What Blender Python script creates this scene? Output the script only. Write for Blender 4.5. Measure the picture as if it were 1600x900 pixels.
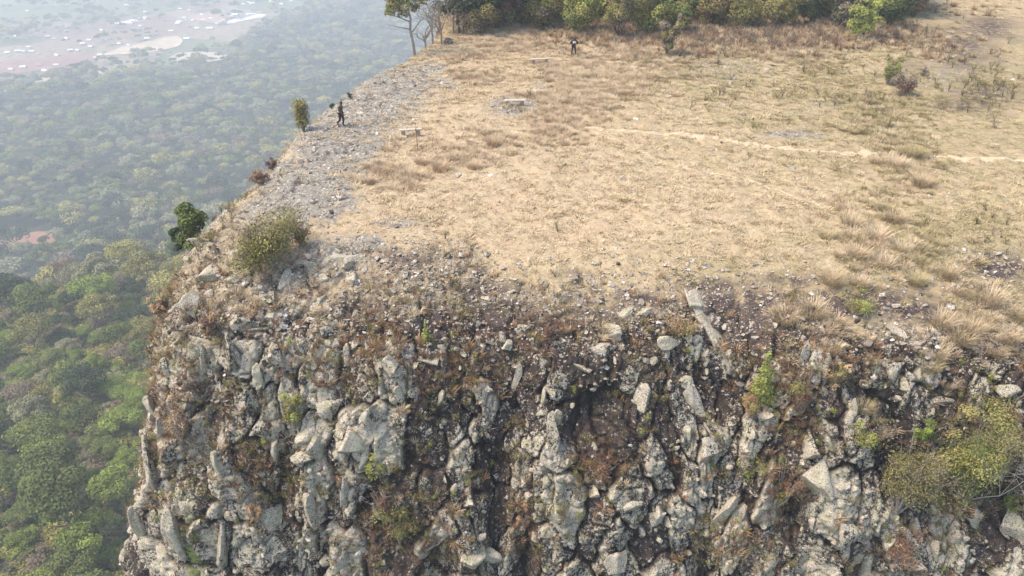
import bpy, math, random
import numpy as np
from mathutils import Vector, Matrix, Euler
from mathutils.bvhtree import BVHTree

sc = bpy.context.scene
for o in list(bpy.data.objects):
    bpy.data.objects.remove(o)
R = math.radians
rng = np.random.default_rng(7)
random.seed(7)

# ------------------------------------------------------------------ camera, world, sun, exposure
CAM_Z, PITCH, F = 17.0, 30.0, 1232.0            # metres above the plateau, degrees below level, focal length in photo pixels
cd = bpy.data.cameras.new('camera'); cam = bpy.data.objects.new('camera', cd); sc.collection.objects.link(cam)
cam.location = (0, 0, CAM_Z); cam.rotation_euler = (R(90 - PITCH), 0, 0)
cd.sensor_width = 36; cd.lens = 36 * F / 1600; cd.clip_start = 0.1; cd.clip_end = 40000
sc.camera = cam
SUN_EL, SUN_AZ = 58.0, -100.0                    # azimuth measured from +Y towards +X
w = bpy.data.worlds.new('World'); sc.world = w; w.use_nodes = True
wn = w.node_tree.nodes; wl = w.node_tree.links
sky = wn.new('ShaderNodeTexSky'); sky.sky_type = 'NISHITA'; sky.sun_disc = False
sky.sun_elevation = R(SUN_EL); sky.sun_rotation = R(SUN_AZ)
sky.air_density = 1.3; sky.dust_density = 6.0; sky.ozone_density = 1.0; sky.altitude = 1500
wl.new(sky.outputs[0], wn['Background'].inputs[0]); wn['Background'].inputs[1].default_value = 0.15
sd_ = bpy.data.lights.new('sun', 'SUN'); sun = bpy.data.objects.new('sun', sd_); sc.collection.objects.link(sun)
sd_.energy = 2.1; sd_.angle = R(24); sd_.color = (1.0, 0.88, 0.72)
sdir = Vector((math.sin(R(SUN_AZ)) * math.cos(R(SUN_EL)), math.cos(R(SUN_AZ)) * math.cos(R(SUN_EL)), math.sin(R(SUN_EL))))
sun.rotation_euler = sdir.to_track_quat('Z', 'Y').to_euler()
sc.view_settings.view_transform = 'Standard'; sc.view_settings.look = 'None'
sc.view_settings.exposure = 1.08; sc.view_settings.gamma = 1.0
sc.cycles.volume_bounces = 6; sc.cycles.max_bounces = 10; sc.cycles.diffuse_bounces = 3
HAZE_DENSITY = 0.00057

# ------------------------------------------------------------------ small helpers
def ray(px, py):
    u = (px - 800) / F; v = (450 - py) / F; c, s = math.cos(R(PITCH)), math.sin(R(PITCH))
    return Vector((u, c + v * s, -s + v * c))
def ground(px, py, z=0.0):
    d = ray(px, py); t = (z - CAM_Z) / d.z
    return Vector((0, 0, CAM_Z)) + d * t
def proj(P):
    c, s = math.cos(R(PITCH)), math.sin(R(PITCH))
    x, y, z = P[:, 0], P[:, 1], P[:, 2] - CAM_Z
    dep = np.maximum(y * c - z * s, 1e-3)
    return 800 + F * x / dep, 450 - F * (y * s + z * c) / dep, dep
def h2(i, j, k, seed):
    n = (i.astype(np.int64) * 374761393 + j.astype(np.int64) * 668265263 + k.astype(np.int64) * 2147483647 + seed * 1274126177) & 0xffffffff
    n = ((n ^ (n >> 13)) * 1274126177) & 0xffffffff
    n = ((n ^ (n >> 16)) * 2246822519) & 0xffffffff
    return ((n ^ (n >> 15)) & 0xffffff).astype(np.float32) / 16777215.0
def vnoise(P, seed=0):
    I = np.floor(P).astype(np.int64); f = (P - I).astype(np.float32); f = f * f * (3 - 2 * f)
    out = 0
    for a in (0, 1):
        wx = f[:, 0] if a else 1 - f[:, 0]
        for b in (0, 1):
            wy = f[:, 1] if b else 1 - f[:, 1]
            for c in (0, 1):
                wz = f[:, 2] if c else 1 - f[:, 2]
                out = out + wx * wy * wz * h2(I[:, 0] + a, I[:, 1] + b, I[:, 2] + c, seed)
    return out
def fbm(P, octv=4, seed=0, gain=0.5):
    P = np.asarray(P, dtype=np.float64); s = 0; a = 1; t = 0
    for o in range(octv):
        s = s + a * (vnoise(P * (2 ** o) + o * 17.3, seed + o) * 2 - 1); t += a; a *= gain
    return s / t
def worley(x, y, seed=0, jit=0.9):
    I = np.floor(x).astype(np.int64); J = np.floor(y).astype(np.int64)
    F1 = np.full(x.shape, 9.0, np.float32); F2 = F1.copy(); ID = np.zeros(x.shape, np.float32)
    ox = np.zeros(x.shape, np.float32); oy = ox.copy()
    z0 = np.zeros_like(I)
    for a in (-1, 0, 1):
        for b in (-1, 0, 1):
            cx = I + a + 0.5 + jit * (h2(I + a, J + b, z0, seed) - 0.5); cy = J + b + 0.5 + jit * (h2(I + a, J + b, z0, seed + 5) - 0.5)
            dx = x - cx; dy = y - cy; d = np.sqrt(dx * dx + dy * dy)
            new = d < F1
            F2 = np.where(new, F1, np.minimum(F2, d)); F1 = np.where(new, d, F1)
            ID = np.where(new, h2(I + a, J + b, z0, seed + 9), ID); ox = np.where(new, dx, ox); oy = np.where(new, dy, oy)
    return F1, F2, ID, ox, oy
def sstep(a, b, x):
    t = np.clip((x - a) / (b - a), 0, 1); return t * t * (3 - 2 * t)
def blobs(px, py, L):
    s = np.zeros(px.shape)
    for (cx, cy, rx, ry, wt) in L:
        s = np.maximum(s, wt * np.exp(-(((px - cx) / rx) ** 2 + ((py - cy) / ry) ** 2)))
    return s
def mesh_np(name, V, Fq, mat=None, smooth=True, attrs=None):
    V = np.asarray(V, np.float32); Fq = np.asarray(Fq, np.int32); k = Fq.shape[1]
    me = bpy.data.meshes.new(name)
    me.vertices.add(len(V)); me.vertices.foreach_set('co', V.ravel())
    me.loops.add(Fq.size); me.loops.foreach_set('vertex_index', Fq.ravel())
    me.polygons.add(len(Fq)); me.polygons.foreach_set('loop_start', np.arange(0, Fq.size, k, dtype=np.int32))
    me.polygons.foreach_set('loop_total', np.full(len(Fq), k, np.int32))
    me.polygons.foreach_set('use_smooth', np.full(len(Fq), smooth))
    if attrs:
        for n, a in attrs.items():
            at_ = me.attributes.new(n, 'FLOAT', 'POINT'); at_.data.foreach_set('value', np.asarray(a, np.float32))
    me.update(calc_edges=True)
    if mat: me.materials.append(mat)
    return me
def link(name, me, parent=None, loc=None, rot=None, scale=None):
    o = bpy.data.objects.new(name, me); sc.collection.objects.link(o)
    if parent: o.parent = parent
    if loc is not None: o.location = loc
    if rot is not None: o.rotation_euler = rot
    if scale is not None: o.scale = (scale,) * 3 if isinstance(scale, (int, float)) else scale
    return o
def tag(o, label=None, cat=None, group=None, kind=None):
    if label: o['label'] = label
    if cat: o['category'] = cat
    if group: o['group'] = group
    if kind: o['kind'] = kind
    return o
def copy_tree(o, parent=None):
    c = o.copy(); sc.collection.objects.link(c)
    if parent: c.parent = parent
    for ch in o.children: copy_tree(ch, c)
    return c
class MB:                                        # collects vertices and quads of one mesh
    def __init__(s): s.V = []; s.F = []; s.T = []; s.n = 0
    def add(s, V, Fq, tone=0.5):
        V = np.asarray(V, np.float32); Fq = np.asarray(Fq, np.int32)
        s.V.append(V); s.F.append(Fq + s.n); s.n += len(V)
        s.T.append(np.full(len(V), tone, np.float32) if np.isscalar(tone) else np.asarray(tone, np.float32))
    def tube(s, pts, rad, seg=6, tone=0.5):
        P = np.array(pts, float); n = len(P); V = []
        T = np.gradient(P, axis=0); T /= np.linalg.norm(T, axis=1)[:, None] + 1e-9
        ref = np.array([0.31, 0.95, 0.05])
        for i in range(n):
            a = np.cross(T[i], ref); a /= np.linalg.norm(a) + 1e-9; b = np.cross(T[i], a)
            r = rad[i] if hasattr(rad, '__len__') else rad
            for k in range(seg):
                t = 2 * math.pi * k / seg; V.append(P[i] + r * (math.cos(t) * a + math.sin(t) * b))
        Fq = [(i * seg + k, i * seg + (k + 1) % seg, (i + 1) * seg + (k + 1) % seg, (i + 1) * seg + k) for i in range(n - 1) for k in range(seg)]
        s.add(V, Fq, tone)
    def box(s, c, size, rot=None, jitter=0.0):
        c = np.array(c, float); q = np.array([(a, b, d) for a in (-.5, .5) for b in (-.5, .5) for d in (-.5, .5)], float) * np.array(size)
        if jitter: q += rng.normal(0, jitter, q.shape)
        if rot is not None: q = q @ np.array(Euler(rot).to_matrix()).T
        s.add(q + c, [(0, 1, 3, 2), (4, 6, 7, 5), (0, 4, 5, 1), (2, 3, 7, 6), (0, 2, 6, 4), (1, 5, 7, 3)])
    def mesh(s, name, mat, smooth=True):
        return mesh_np(name, np.concatenate(s.V), np.concatenate(s.F), mat, smooth, {'tone': np.concatenate(s.T)})

# ------------------------------------------------------------------ node helpers
class NT:
    def __init__(s, name):
        s.m = bpy.data.materials.new(name); s.m.use_nodes = True; s.t = s.m.node_tree; s.t.nodes.clear()
        s.out = s.t.nodes.new('ShaderNodeOutputMaterial'); s.b = s.t.nodes.new('ShaderNodeBsdfPrincipled')
        s.t.links.new(s.b.outputs[0], s.out.inputs[0]); s.b.inputs['Roughness'].default_value = 0.9
        s.b.inputs['Specular IOR Level'].default_value = 0.2
    def n(s, ty, **kw):
        x = s.t.nodes.new(ty)
        for k, v in kw.items(): setattr(x, k, v)
        return x
    def put(s, sock, v):
        if isinstance(v, bpy.types.NodeSocket): s.t.links.new(v, sock)
        elif isinstance(v, tuple) and len(v) == 3 and sock.type == 'RGBA': sock.default_value = (*v, 1)
        else: sock.default_value = v
    def math(s, op, a, b=0.0, clamp=False):
        x = s.n('ShaderNodeMath', operation=op, use_clamp=clamp); s.put(x.inputs[0], a); s.put(x.inputs[1], b); return x.outputs[0]
    def mix(s, f, a, b, mode='MIX'):
        x = s.n('ShaderNodeMix', data_type='RGBA', blend_type=mode); s.put(x.inputs[0], f); s.put(x.inputs[6], a); s.put(x.inputs[7], b); return x.outputs[2]
    def mapr(s, v, a, b, c=0.0, d=1.0):
        x = s.n('ShaderNodeMapRange'); s.put(x.inputs[0], v)
        for i, q in enumerate((a, b, c, d)): s.put(x.inputs[i + 1], q)
        return x.outputs[0]
    def pos(s, sx=1, sy=1, sz=1):
        g = s.n('ShaderNodeNewGeometry'); m = s.n('ShaderNodeMapping'); m.inputs['Scale'].default_value = (sx, sy, sz)
        s.t.links.new(g.outputs['Position'], m.inputs[0]); return m.outputs[0]
    def noise(s, vec, scale, detail=4, rough=0.6, dist=0.0):
        x = s.n('ShaderNodeTexNoise'); s.put(x.inputs['Vector'], vec); x.inputs['Scale'].default_value = scale
        x.inputs['Detail'].default_value = detail; x.inputs['Roughness'].default_value = rough; x.inputs['Distortion'].default_value = dist
        return x.outputs['Fac']
    def voro(s, vec, scale, feature='F1', out='Distance', rand=1.0):
        x = s.n('ShaderNodeTexVoronoi', feature=feature); s.put(x.inputs['Vector'], vec); x.inputs['Scale'].default_value = scale
        x.inputs['Randomness'].default_value = rand
        return x.outputs[out]
    def attr(s, name):
        x = s.n('ShaderNodeAttribute', attribute_name=name); return x.outputs['Fac']
    def rnd(s): return s.n('ShaderNodeObjectInfo').outputs['Random']
    def bump(s, h, strength=0.5, dist=0.05):
        x = s.n('ShaderNodeBump'); x.inputs['Strength'].default_value = strength; x.inputs['Distance'].default_value = dist
        s.put(x.inputs['Height'], h); s.t.links.new(x.outputs[0], s.b.inputs['Normal'])
    def base(s, c): s.put(s.b.inputs['Base Color'], c)

def rock_colour(t, pale, crev, moss):
    """weathered basalt: dark brown stone, pale lichen crusts, small white lichen dots, rust and moss in the joints"""
    p = t.pos(); pv = t.pos(1, 1, 0.45)
    n1 = t.noise(pv, 1.5, 5, 0.65, 0.6); n2 = t.noise(p, 7.5, 6, 0.72, 0.3); n3 = t.noise(p, 26.0, 3, 0.6)
    dark = t.mix(t.mapr(n2, .35, .65), (0.020, 0.0155, 0.015), (0.092, 0.070, 0.060))
    light = t.mix(t.mapr(n3, .3, .7), (0.38, 0.315, 0.23), (0.74, 0.65, 0.51))
    light = t.mix(t.mapr(t.noise(p, 2.3, 3), .45, .62), light, (0.47, 0.435, 0.29))
    cover = t.math('ADD', t.math('MULTIPLY', t.math('SUBTRACT', n1, .5), 1.5), t.math('MULTIPLY', t.math('SUBTRACT', n2, .5), 1.9))
    cover = t.math('ADD', cover, t.math('SUBTRACT', pale, .5))
    cover = t.math('ADD', cover, t.math('MULTIPLY', t.math('SUBTRACT', n3, .5), .9))
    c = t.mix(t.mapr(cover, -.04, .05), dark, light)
    holes = t.mapr(t.noise(p, 8.0, 4, .65), .60, .66)
    c = t.mix(t.math('MULTIPLY', holes, .75), c, (0.045, 0.034, 0.030))
    pit = t.noise(p, 17.0, 3, .7); c = t.mix(t.math('MULTIPLY', t.mapr(pit, .53, .60), t.mapr(n1, .38, .62, .95, .45)), c, (0.050, 0.038, 0.032))
    c = t.mix(t.math('MULTIPLY', t.mapr(t.noise(p, 6.5, 5, .72), .55, .60), t.mapr(t.noise(p, 1.4, 3), .45, .6, .0, .9)), c, (0.66, 0.58, 0.465))
    d1 = t.voro(p, 7.5); dm = t.noise(p, 1.7, 2)
    dots = t.math('MULTIPLY', t.math('LESS_THAN', d1, t.mapr(dm, .45, .70, .03, .30)), t.mapr(n3, .35, .5))
    c = t.mix(t.math('MULTIPLY', dots, .9), c, (0.62, 0.57, 0.50))
    c = t.mix(t.math('MULTIPLY', t.mapr(crev, .22, .02), t.mapr(n3, .3, .6, .5, 1.0)), c, (0.030, 0.021, 0.018))
    mm = t.math('MULTIPLY', moss, t.mapr(t.noise(p, 3.4, 4), .46, .60))
    mc = t.mix(t.mapr(t.noise(p, 1.3, 2), .42, .58), (0.20, 0.085, 0.045), (0.20, 0.15, 0.055))
    c = t.mix(mm, c, mc)
    return c, n2, n3
# ------------------------------------------------------------------ materials
def mat_rock_sheet():
    t = NT('lichen_rock'); pale = t.attr('pale'); crev = t.attr('crev')
    c, n2, n3 = rock_colour(t, pale, crev, t.attr('moss'))
    c = t.mix(t.math('MULTIPLY', t.attr('stain'), t.mapr(n2, .35, .5)), c, (0.30, 0.31, 0.09))
    t.base(c); t.bump(t.math('ADD', n2, t.math('MULTIPLY', n3, .5)), .9, .09); return t.m
def mat_boulder():
    t = NT('boulder_rock'); r = t.rnd()
    c, n2, n3 = rock_colour(t, t.mapr(r, 0, 1, .36, .92), 1.0, .35)
    t.base(c); t.bump(t.math('ADD', n2, t.math('MULTIPLY', n3, .5)), .8, .06); return t.m
def mat_block():
    t = NT('pale_lichen_block'); r = t.rnd()
    c, n2, n3 = rock_colour(t, t.mapr(r, 0, 1, .50, .98), 1.0, .25)
    t.base(c); t.bump(t.math('ADD', n2, t.math('MULTIPLY', n3, .5)), .9, .07); return t.m
def mat_pebble():
    t = NT('pebble_stone'); r = t.rnd(); n = t.noise(t.pos(), 14, 3)
    c = t.mix(t.mapr(r, .0, .8), (0.22, 0.17, 0.125), (0.54, 0.47, 0.37)); c = t.mix(t.math('GREATER_THAN', r, .9), c, (0.72, 0.67, 0.60))
    t.base(t.mix(t.mapr(n, .4, .62), c, (0.24, 0.20, 0.16))); return t.m
def mat_ground():
    t = NT('dry_grass_ground'); p = t.pos()
    n1 = t.noise(p, .35, 4); n2 = t.noise(p, 2.2, 5, .65); n3 = t.noise(p, 11, 4, .7)
    sand = t.mix(t.mapr(n2, .35, .65), (0.42, 0.315, 0.185), (0.59, 0.46, 0.295))
    oliv = t.mix(t.mapr(n2, .35, .65), (0.26, 0.215, 0.098), (0.42, 0.345, 0.175))
    c = t.mix(t.math('MULTIPLY', t.attr('olive'), t.mapr(n1, .25, .5)), sand, oliv)
    c = t.mix(t.math('MULTIPLY', t.mapr(t.noise(p, 4.5, 4, .7), .52, .66), .75), c, (0.19, 0.135, 0.07))
    c = t.mix(t.mapr(n3, .52, .72), c, (0.22, 0.155, 0.085))
    c = t.mix(t.math('MULTIPLY', t.mapr(t.noise(p, .55, 4, .7), .46, .60), .45), c, (0.47, 0.33, 0.205))
    c = t.mix(t.math('MULTIPLY', t.math('MULTIPLY', t.mapr(t.noise(t.pos(.7, 1.6, 1), 1.6, 5, .72), .53, .60), t.attr('olive')), .75), c, (0.20, 0.155, 0.085))
    c = t.mix(t.math('MULTIPLY', t.attr('path'), .85, True), c, t.mix(t.mapr(n3, .4, .6), (0.50, 0.395, 0.245), (0.66, 0.55, 0.375)))
    slab = t.mix(t.mapr(n3, .35, .66), (0.19, 0.17, 0.138), (0.35, 0.315, 0.26))
    slab = t.mix(t.mapr(t.noise(t.pos(1, 2.2, 1), 1.6, 5, .7, 1.0), .56, .62), slab, (0.13, 0.105, 0.082))
    slab = t.mix(t.mapr(t.noise(p, 5.5, 3, .6), .58, .66), slab, (0.62, 0.56, 0.46))
    rk = t.math('ADD', t.attr('slab'), t.math('MULTIPLY', t.math('SUBTRACT', n2, .5), 1.3))
    c = t.mix(t.mapr(rk, .36, .60), c, slab)
    rc, a, b = rock_colour(t, t.attr('pale'), t.attr('crev'), t.attr('moss'))
    ru = t.math('ADD', t.attr('rubble'), t.math('MULTIPLY', t.math('SUBTRACT', n2, .5), 1.6))
    ru = t.math('ADD', ru, t.math('MULTIPLY', t.math('SUBTRACT', n3, .5), 1.6))
    rc = t.mix(t.math('MULTIPLY', t.mapr(t.attr('op'), -1.0, -2.4), t.mapr(n2, .38, .56, .1, .92)), rc, t.mix(t.mapr(n3, .4, .6), (0.27, 0.20, 0.12), (0.50, 0.40, 0.26)))
    c = t.mix(t.mapr(ru, .36, .60), c, rc)
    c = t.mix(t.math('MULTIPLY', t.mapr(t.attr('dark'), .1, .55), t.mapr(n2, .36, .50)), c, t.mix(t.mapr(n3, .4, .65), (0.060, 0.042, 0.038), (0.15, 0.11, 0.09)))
    t.base(c); t.bump(t.math('ADD', n2, n3), .8, .09); return t.m
def mat_path():
    t = NT('trodden_path'); n = t.noise(t.pos(), 6, 4)
    t.base(t.mix(t.mapr(n, .35, .65), (0.43, 0.335, 0.205), (0.57, 0.46, 0.30))); t.bump(n, .5, .03); return t.m
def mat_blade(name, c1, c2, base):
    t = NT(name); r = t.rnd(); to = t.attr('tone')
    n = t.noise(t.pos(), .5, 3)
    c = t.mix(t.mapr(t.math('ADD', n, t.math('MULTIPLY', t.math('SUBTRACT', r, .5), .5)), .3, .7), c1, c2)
    t.base(t.mix(t.mapr(to, .0, .45), base, c)); return t.m  # roots fade to a darker tone: shade at the tuft base put into colour
def mat_leaf(name, dark, light, spread=.25, trans=.12):
    t = NT(name); r = t.rnd(); to = t.attr('tone')
    f = t.math('ADD', to, t.math('MULTIPLY', t.math('SUBTRACT', r, .5), spread))
    c = t.mix(t.mapr(f, .1, .9), dark, light); t.base(c)
    t.b.inputs['Roughness'].default_value = .75
    tr = t.n('ShaderNodeBsdfTranslucent'); t.put(tr.inputs[0], c); mx = t.n('ShaderNodeMixShader'); mx.inputs[0].default_value = trans
    t.t.links.new(t.b.outputs[0], mx.inputs[1]); t.t.links.new(tr.outputs[0], mx.inputs[2]); t.t.links.new(mx.outputs[0], t.out.inputs[0])
    return t.m
def mat_plain(name, a, b, scale=6, rough=.85, bump=.3):
    t = NT(name); n = t.noise(t.pos(), scale, 4); t.base(t.mix(t.mapr(n, .35, .65), a, b)); t.b.inputs['Roughness'].default_value = rough
    if bump: t.bump(n, bump, .02)
    return t.m
def mat_valley():
    t = NT('valley_land'); p = t.pos()
    n = t.noise(p, .012, 5); n2 = t.noise(p, .12, 4)
    forest = t.mix(t.mapr(n2, .35, .65), (0.018, 0.024, 0.010), (0.055, 0.058, 0.025))
    cell = t.voro(t.pos(1, .55, 1), .012, out='Color'); sx = t.n('ShaderNodeSeparateColor'); t.t.links.new(cell, sx.inputs[0])
    farm = t.mix(t.mapr(sx.outputs[0], .2, .8), (0.27, 0.17, 0.125), (0.31, 0.24, 0.17))
    farm = t.mix(t.mapr(sx.outputs[1], .5, .56), farm, (0.16, 0.17, 0.09)); farm = t.mix(t.mapr(n2, .5, .64), farm, (0.11, 0.13, 0.07))
    t.base(t.mix(t.attr('farm'), forest, farm)); return t.m

M = {}
M['rock'] = mat_rock_sheet(); M['boulder'] = mat_boulder(); M['block_pale'] = mat_block(); M['pebble'] = mat_pebble(); M['ground'] = mat_ground(); M['path'] = mat_path(); M['valley'] = mat_valley()
M['straw'] = mat_blade('straw_grass', (0.53, 0.40, 0.24), (0.69, 0.55, 0.36), (0.29, 0.21, 0.115))
M['pink'] = mat_blade('pinkish_dry_grass', (0.56, 0.41, 0.26), (0.70, 0.55, 0.375), (0.36, 0.235, 0.15))
M['oliveg'] = mat_blade('olive_dry_grass', (0.36, 0.29, 0.14), (0.53, 0.435, 0.245), (0.28, 0.21, 0.10))
M['rustg'] = mat_blade('rust_dry_grass', (0.33, 0.185, 0.095), (0.50, 0.33, 0.175), (0.14, 0.07, 0.04))
M['redp'] = mat_leaf('red_brown_leaf', (0.095, 0.040, 0.028), (0.27, 0.155, 0.095))
M['mossp'] = mat_leaf('olive_leaf', (0.12, 0.095, 0.03), (0.34, 0.29, 0.10))
M['brightp'] = mat_leaf('yellow_green_leaf', (0.14, 0.15, 0.035), (0.47, 0.48, 0.12))
M['darkgreen'] = mat_leaf('dark_green_leaf', (0.022, 0.034, 0.018), (0.085, 0.11, 0.045))
M['midgreen'] = mat_leaf('mid_green_leaf', (0.05, 0.068, 0.016), (0.23, 0.265, 0.07))
M['olivegreen'] = mat_leaf('olive_green_leaf', (0.11, 0.10, 0.026), (0.48, 0.43, 0.13))
M['palegreen'] = mat_leaf('pale_grey_green_leaf', (0.13, 0.125, 0.06), (0.41, 0.39, 0.22))
M['freshgreen'] = mat_leaf('fresh_green_leaf', (0.07, 0.10, 0.018), (0.31, 0.38, 0.07))
M['drybrown'] = mat_leaf('dry_brown_twigs', (0.13, 0.095, 0.06), (0.31, 0.245, 0.165))
M['bark'] = mat_plain('grey_bark', (0.16, 0.13, 0.10), (0.36, 0.31, 0.26), 9)
M['darkbark'] = mat_plain('dark_bark', (0.05, 0.038, 0.03), (0.13, 0.10, 0.08), 9)
M['deadwood'] = mat_plain('bleached_dead_wood', (0.25, 0.21, 0.165), (0.44, 0.385, 0.32), 12)
M['plank'] = mat_plain('weathered_plank', (0.40, 0.32, 0.23), (0.60, 0.51, 0.39), 14)
M['block'] = mat_plain('rough_stone_block', (0.17, 0.12, 0.09), (0.33, 0.26, 0.20), 10)

# ------------------------------------------------------------------ the mesa: rim line, profile, surface
RIMP = [(120, 33), (70, 29), (40, 27.8), (25, 26.6), (19, 27.4), (14, 27.0), (9, 28.3), (4, 27.7), (-1, 28.6), (-5, 27.9), (-9, 28.5), (-12.8, 28.3), (-15.3, 29.6), (-16.2, 32.6), (-16.2, 37), (-15.5, 41), (-15.2, 46),
        (-15.2, 51), (-14.4, 57), (-12.2, 63.5), (-9.4, 70), (-7.6, 79), (-7.5, 90), (-4, 110), (8, 140), (50, 175), (120, 185)]
def catmull(P, n=24):
    P = np.array([P[0]] + list(P) + [P[-1]], float); out = []
    for i in range(1, len(P) - 2):
        p0, p1, p2, p3 = P[i - 1:i + 3]
        for t in np.linspace(0, 1, n, endpoint=False):
            out.append(.5 * ((2 * p1) + (-p0 + p2) * t + (2 * p0 - 5 * p1 + 4 * p2 - p3) * t * t + (-p0 + 3 * p1 - 3 * p2 + p3) * t ** 3))
    out.append(P[-2]); return np.array(out)
rc_ = catmull(RIMP, 60)
seg = np.r_[0, np.cumsum(np.linalg.norm(np.diff(rc_, axis=0), axis=1))]
RL = seg[-1]
def rim_at(s): return np.stack([np.interp(s, seg, rc_[:, 0]), np.interp(s, seg, rc_[:, 1])], 1)
def rim_frame(s):
    P = rim_at(s); T = rim_at(s + .6) - rim_at(s - .6); T /= np.linalg.norm(T, axis=1)[:, None] + 1e-9
    N = np.stack([-T[:, 1], T[:, 0]], 1)          # towards the outside (curve runs right to left along the front)
    left = sstep(-12.0, -16.2, P[:, 0]) * sstep(30.5, 34.0, P[:, 1]); left = np.maximum(left, sstep(50, 64, P[:, 1]))
    return P, -N, left
_P, _N, _l = rim_frame(np.array([seg[-1] * .25])); 
FLIP = 1.0
if rim_frame(np.array([np.interp(0, -rc_[:700, 0], seg[:700])]))[1][0, 1] > 0: FLIP = -1.0
PO = np.array([-9, -6, -4, -2, -1, 0, 1, 2, 3, 4.5, 7, 12, 20, 24])
PZ = np.array([0, -.05, -.35, -1.15, -1.75, -2.7, -4.9, -8.2, -11.6, -16.5, -30, -62, -92, -104])
_oo = np.linspace(-9, 24, 1200); _zz = np.interp(_oo, PO, PZ); _k = np.exp(-np.linspace(-2, 2, 41) ** 2); _k /= _k.sum()
_zz = np.convolve(np.pad(_zz, 20, mode='edge'), _k, mode='valid'); _ds = np.gradient(_zz, _oo)
def prof(o): return np.interp(o, _oo, _zz), np.interp(o, _oo, _ds)
def oscale(left, inner):                           # the left wall is steeper and its shoulder narrower
    return np.where(inner, 1 - .78 * left, 1 - .25 * left)
def slope_extra(x, y):                             # ground relief of the plateau itself
    P = np.stack([x, y, 0 * x], 1)
    z = .35 * fbm(P / 9.0, 3, 3) + .012 * np.clip(y - 45, 0, 60)
    z += -1.1 * sstep(14, 30, x) * sstep(38, 29, y)     # right front sags
    return z
def block_disp(a, b, P):
    """rounded blocks and joints on the rock; returns height, joint distance, block id"""
    wx = .45 * fbm(P / 1.3, 3, 21); wy = .45 * fbm(P / 1.3 + 31, 3, 22)
    F1, F2, ID, ox, oy = worley(a / 1.3 + wx, b / 2.1 + wy, 4); e = F2 - F1
    h = .40 * np.clip(e / .11, 0, 1) * (.2 + 1.0 * ID) - .20 * sstep(.10, 0, e) + .55 * (ox * (ID - .5) + oy * (h2((ID * 9999).astype(np.int64), (ID * 0).astype(np.int64), (ID * 0).astype(np.int64), 3) - .5)) 
    G1, G2, JD, qx, qy = worley(a / .42 + wx * 1.5, b / .55 + wy * 1.5, 14); g = G2 - G1
    h += .20 * np.clip(g / .13, 0, 1) * (.15 + JD) + .18 * (qx * (JD - .5)) - .07 * sstep(.10, 0, g)
    H1, H2, KD, _, _ = worley(a / .17 + wx, b / .19 + wy, 24)
    h += .06 * np.clip((H2 - H1) / .2, 0, 1) * (.2 + KD)
    return h, np.minimum(e * 1.2, g * .75 + .05), ID, JD

# masks in the photograph's frame, evaluated once at the ground points they belong to
SLAB = [(610, 135, 85, 50, 1), (560, 170, 90, 55, 1), (530, 225, 95, 55, 1), (475, 300, 90, 60, 1), (690, 130, 50, 14, .7), (560, 270, 40, 20, .6), (420, 350, 60, 50, 1), (800, 165, 60, 22, .8), (520, 400, 75, 35, .85), (570, 385, 60, 28, .7),
        (665, 105, 60, 14, .7), (1130, 105, 110, 22, .5), (1240, 212, 90, 12, .55), (850, 140, 40, 10, .5), (1480, 120, 90, 60, .45), (1130, 120, 90, 45, .42), (1300, 165, 60, 10, .4), (620, 350, 60, 12, .6)]
DARK = [(1500, 75, 70, 40, .6), (1540, 150, 70, 30, .5), (1420, 110, 60, 30, .3), (640, 405, 60, 14, .5), (760, 455, 60, 14, .6), (900, 430, 50, 10, .4), (1010, 470, 60, 16, .6), (1240, 440, 60, 14, .5), (930, 490, 50, 14, .5), (1330, 475, 110, 22, .95), (1560, 420, 60, 26, .7), (1480, 165, 60, 10, .5), (1550, 45, 60, 25, .55), (690, 515, 60, 28, .9), (780, 500, 55, 25, .85), (560, 480, 40, 14, .7), (1170, 490, 70, 40, .95), (1120, 450, 60, 14, .6), (1440, 490, 60, 16, .8), (1400, 600, 40, 30, .7), (1450, 560, 90, 12, .4)]  # dark flat rock and scrub, plus the shade of ledge hollows put into colour
DARKC = [(900, 620, 90, 110, 1), (780, 780, 40, 110, .8), (1170, 520, 80, 60, 1), (1110, 600, 90, 60, .85), (960, 690, 90, 60, .7), (690, 640, 50, 40, .6), (1390, 700, 40, 100, .9), (1560, 790, 50, 60, .9), (1250, 830, 50, 60, .8), (820, 850, 50, 70, .6), (700, 770, 50, 40, .6), (1020, 520, 40, 40, .5), (1480, 880, 60, 30, .6)]  # dark rock areas of the cliff; the shade of its hollows is painted in too
PALEC = [(330, 430, 110, 90, 1), (260, 600, 90, 140, .9), (420, 520, 90, 90, .9), (540, 700, 110, 120, .8), (700, 700, 60, 60, .3), (1110, 520, 40, 60, .8), (1300, 800, 90, 90, .7), (1120, 700, 70, 80, .5), (860, 720, 30, 130, .9), (300, 800, 120, 140, .55), (470, 860, 80, 60, .8), (1480, 820, 60, 60, .7), (950, 500, 120, 50, .5), (600, 430, 90, 40, .6)]
OLIVE = [(1450, 150, 420, 170, 1), (1500, 380, 260, 140, .95), (1150, 120, 200, 70, .8), (1200, 420, 200, 60, .7), (700, 340, 60, 30, .2), (850, 470, 160, 60, .6)]
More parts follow.
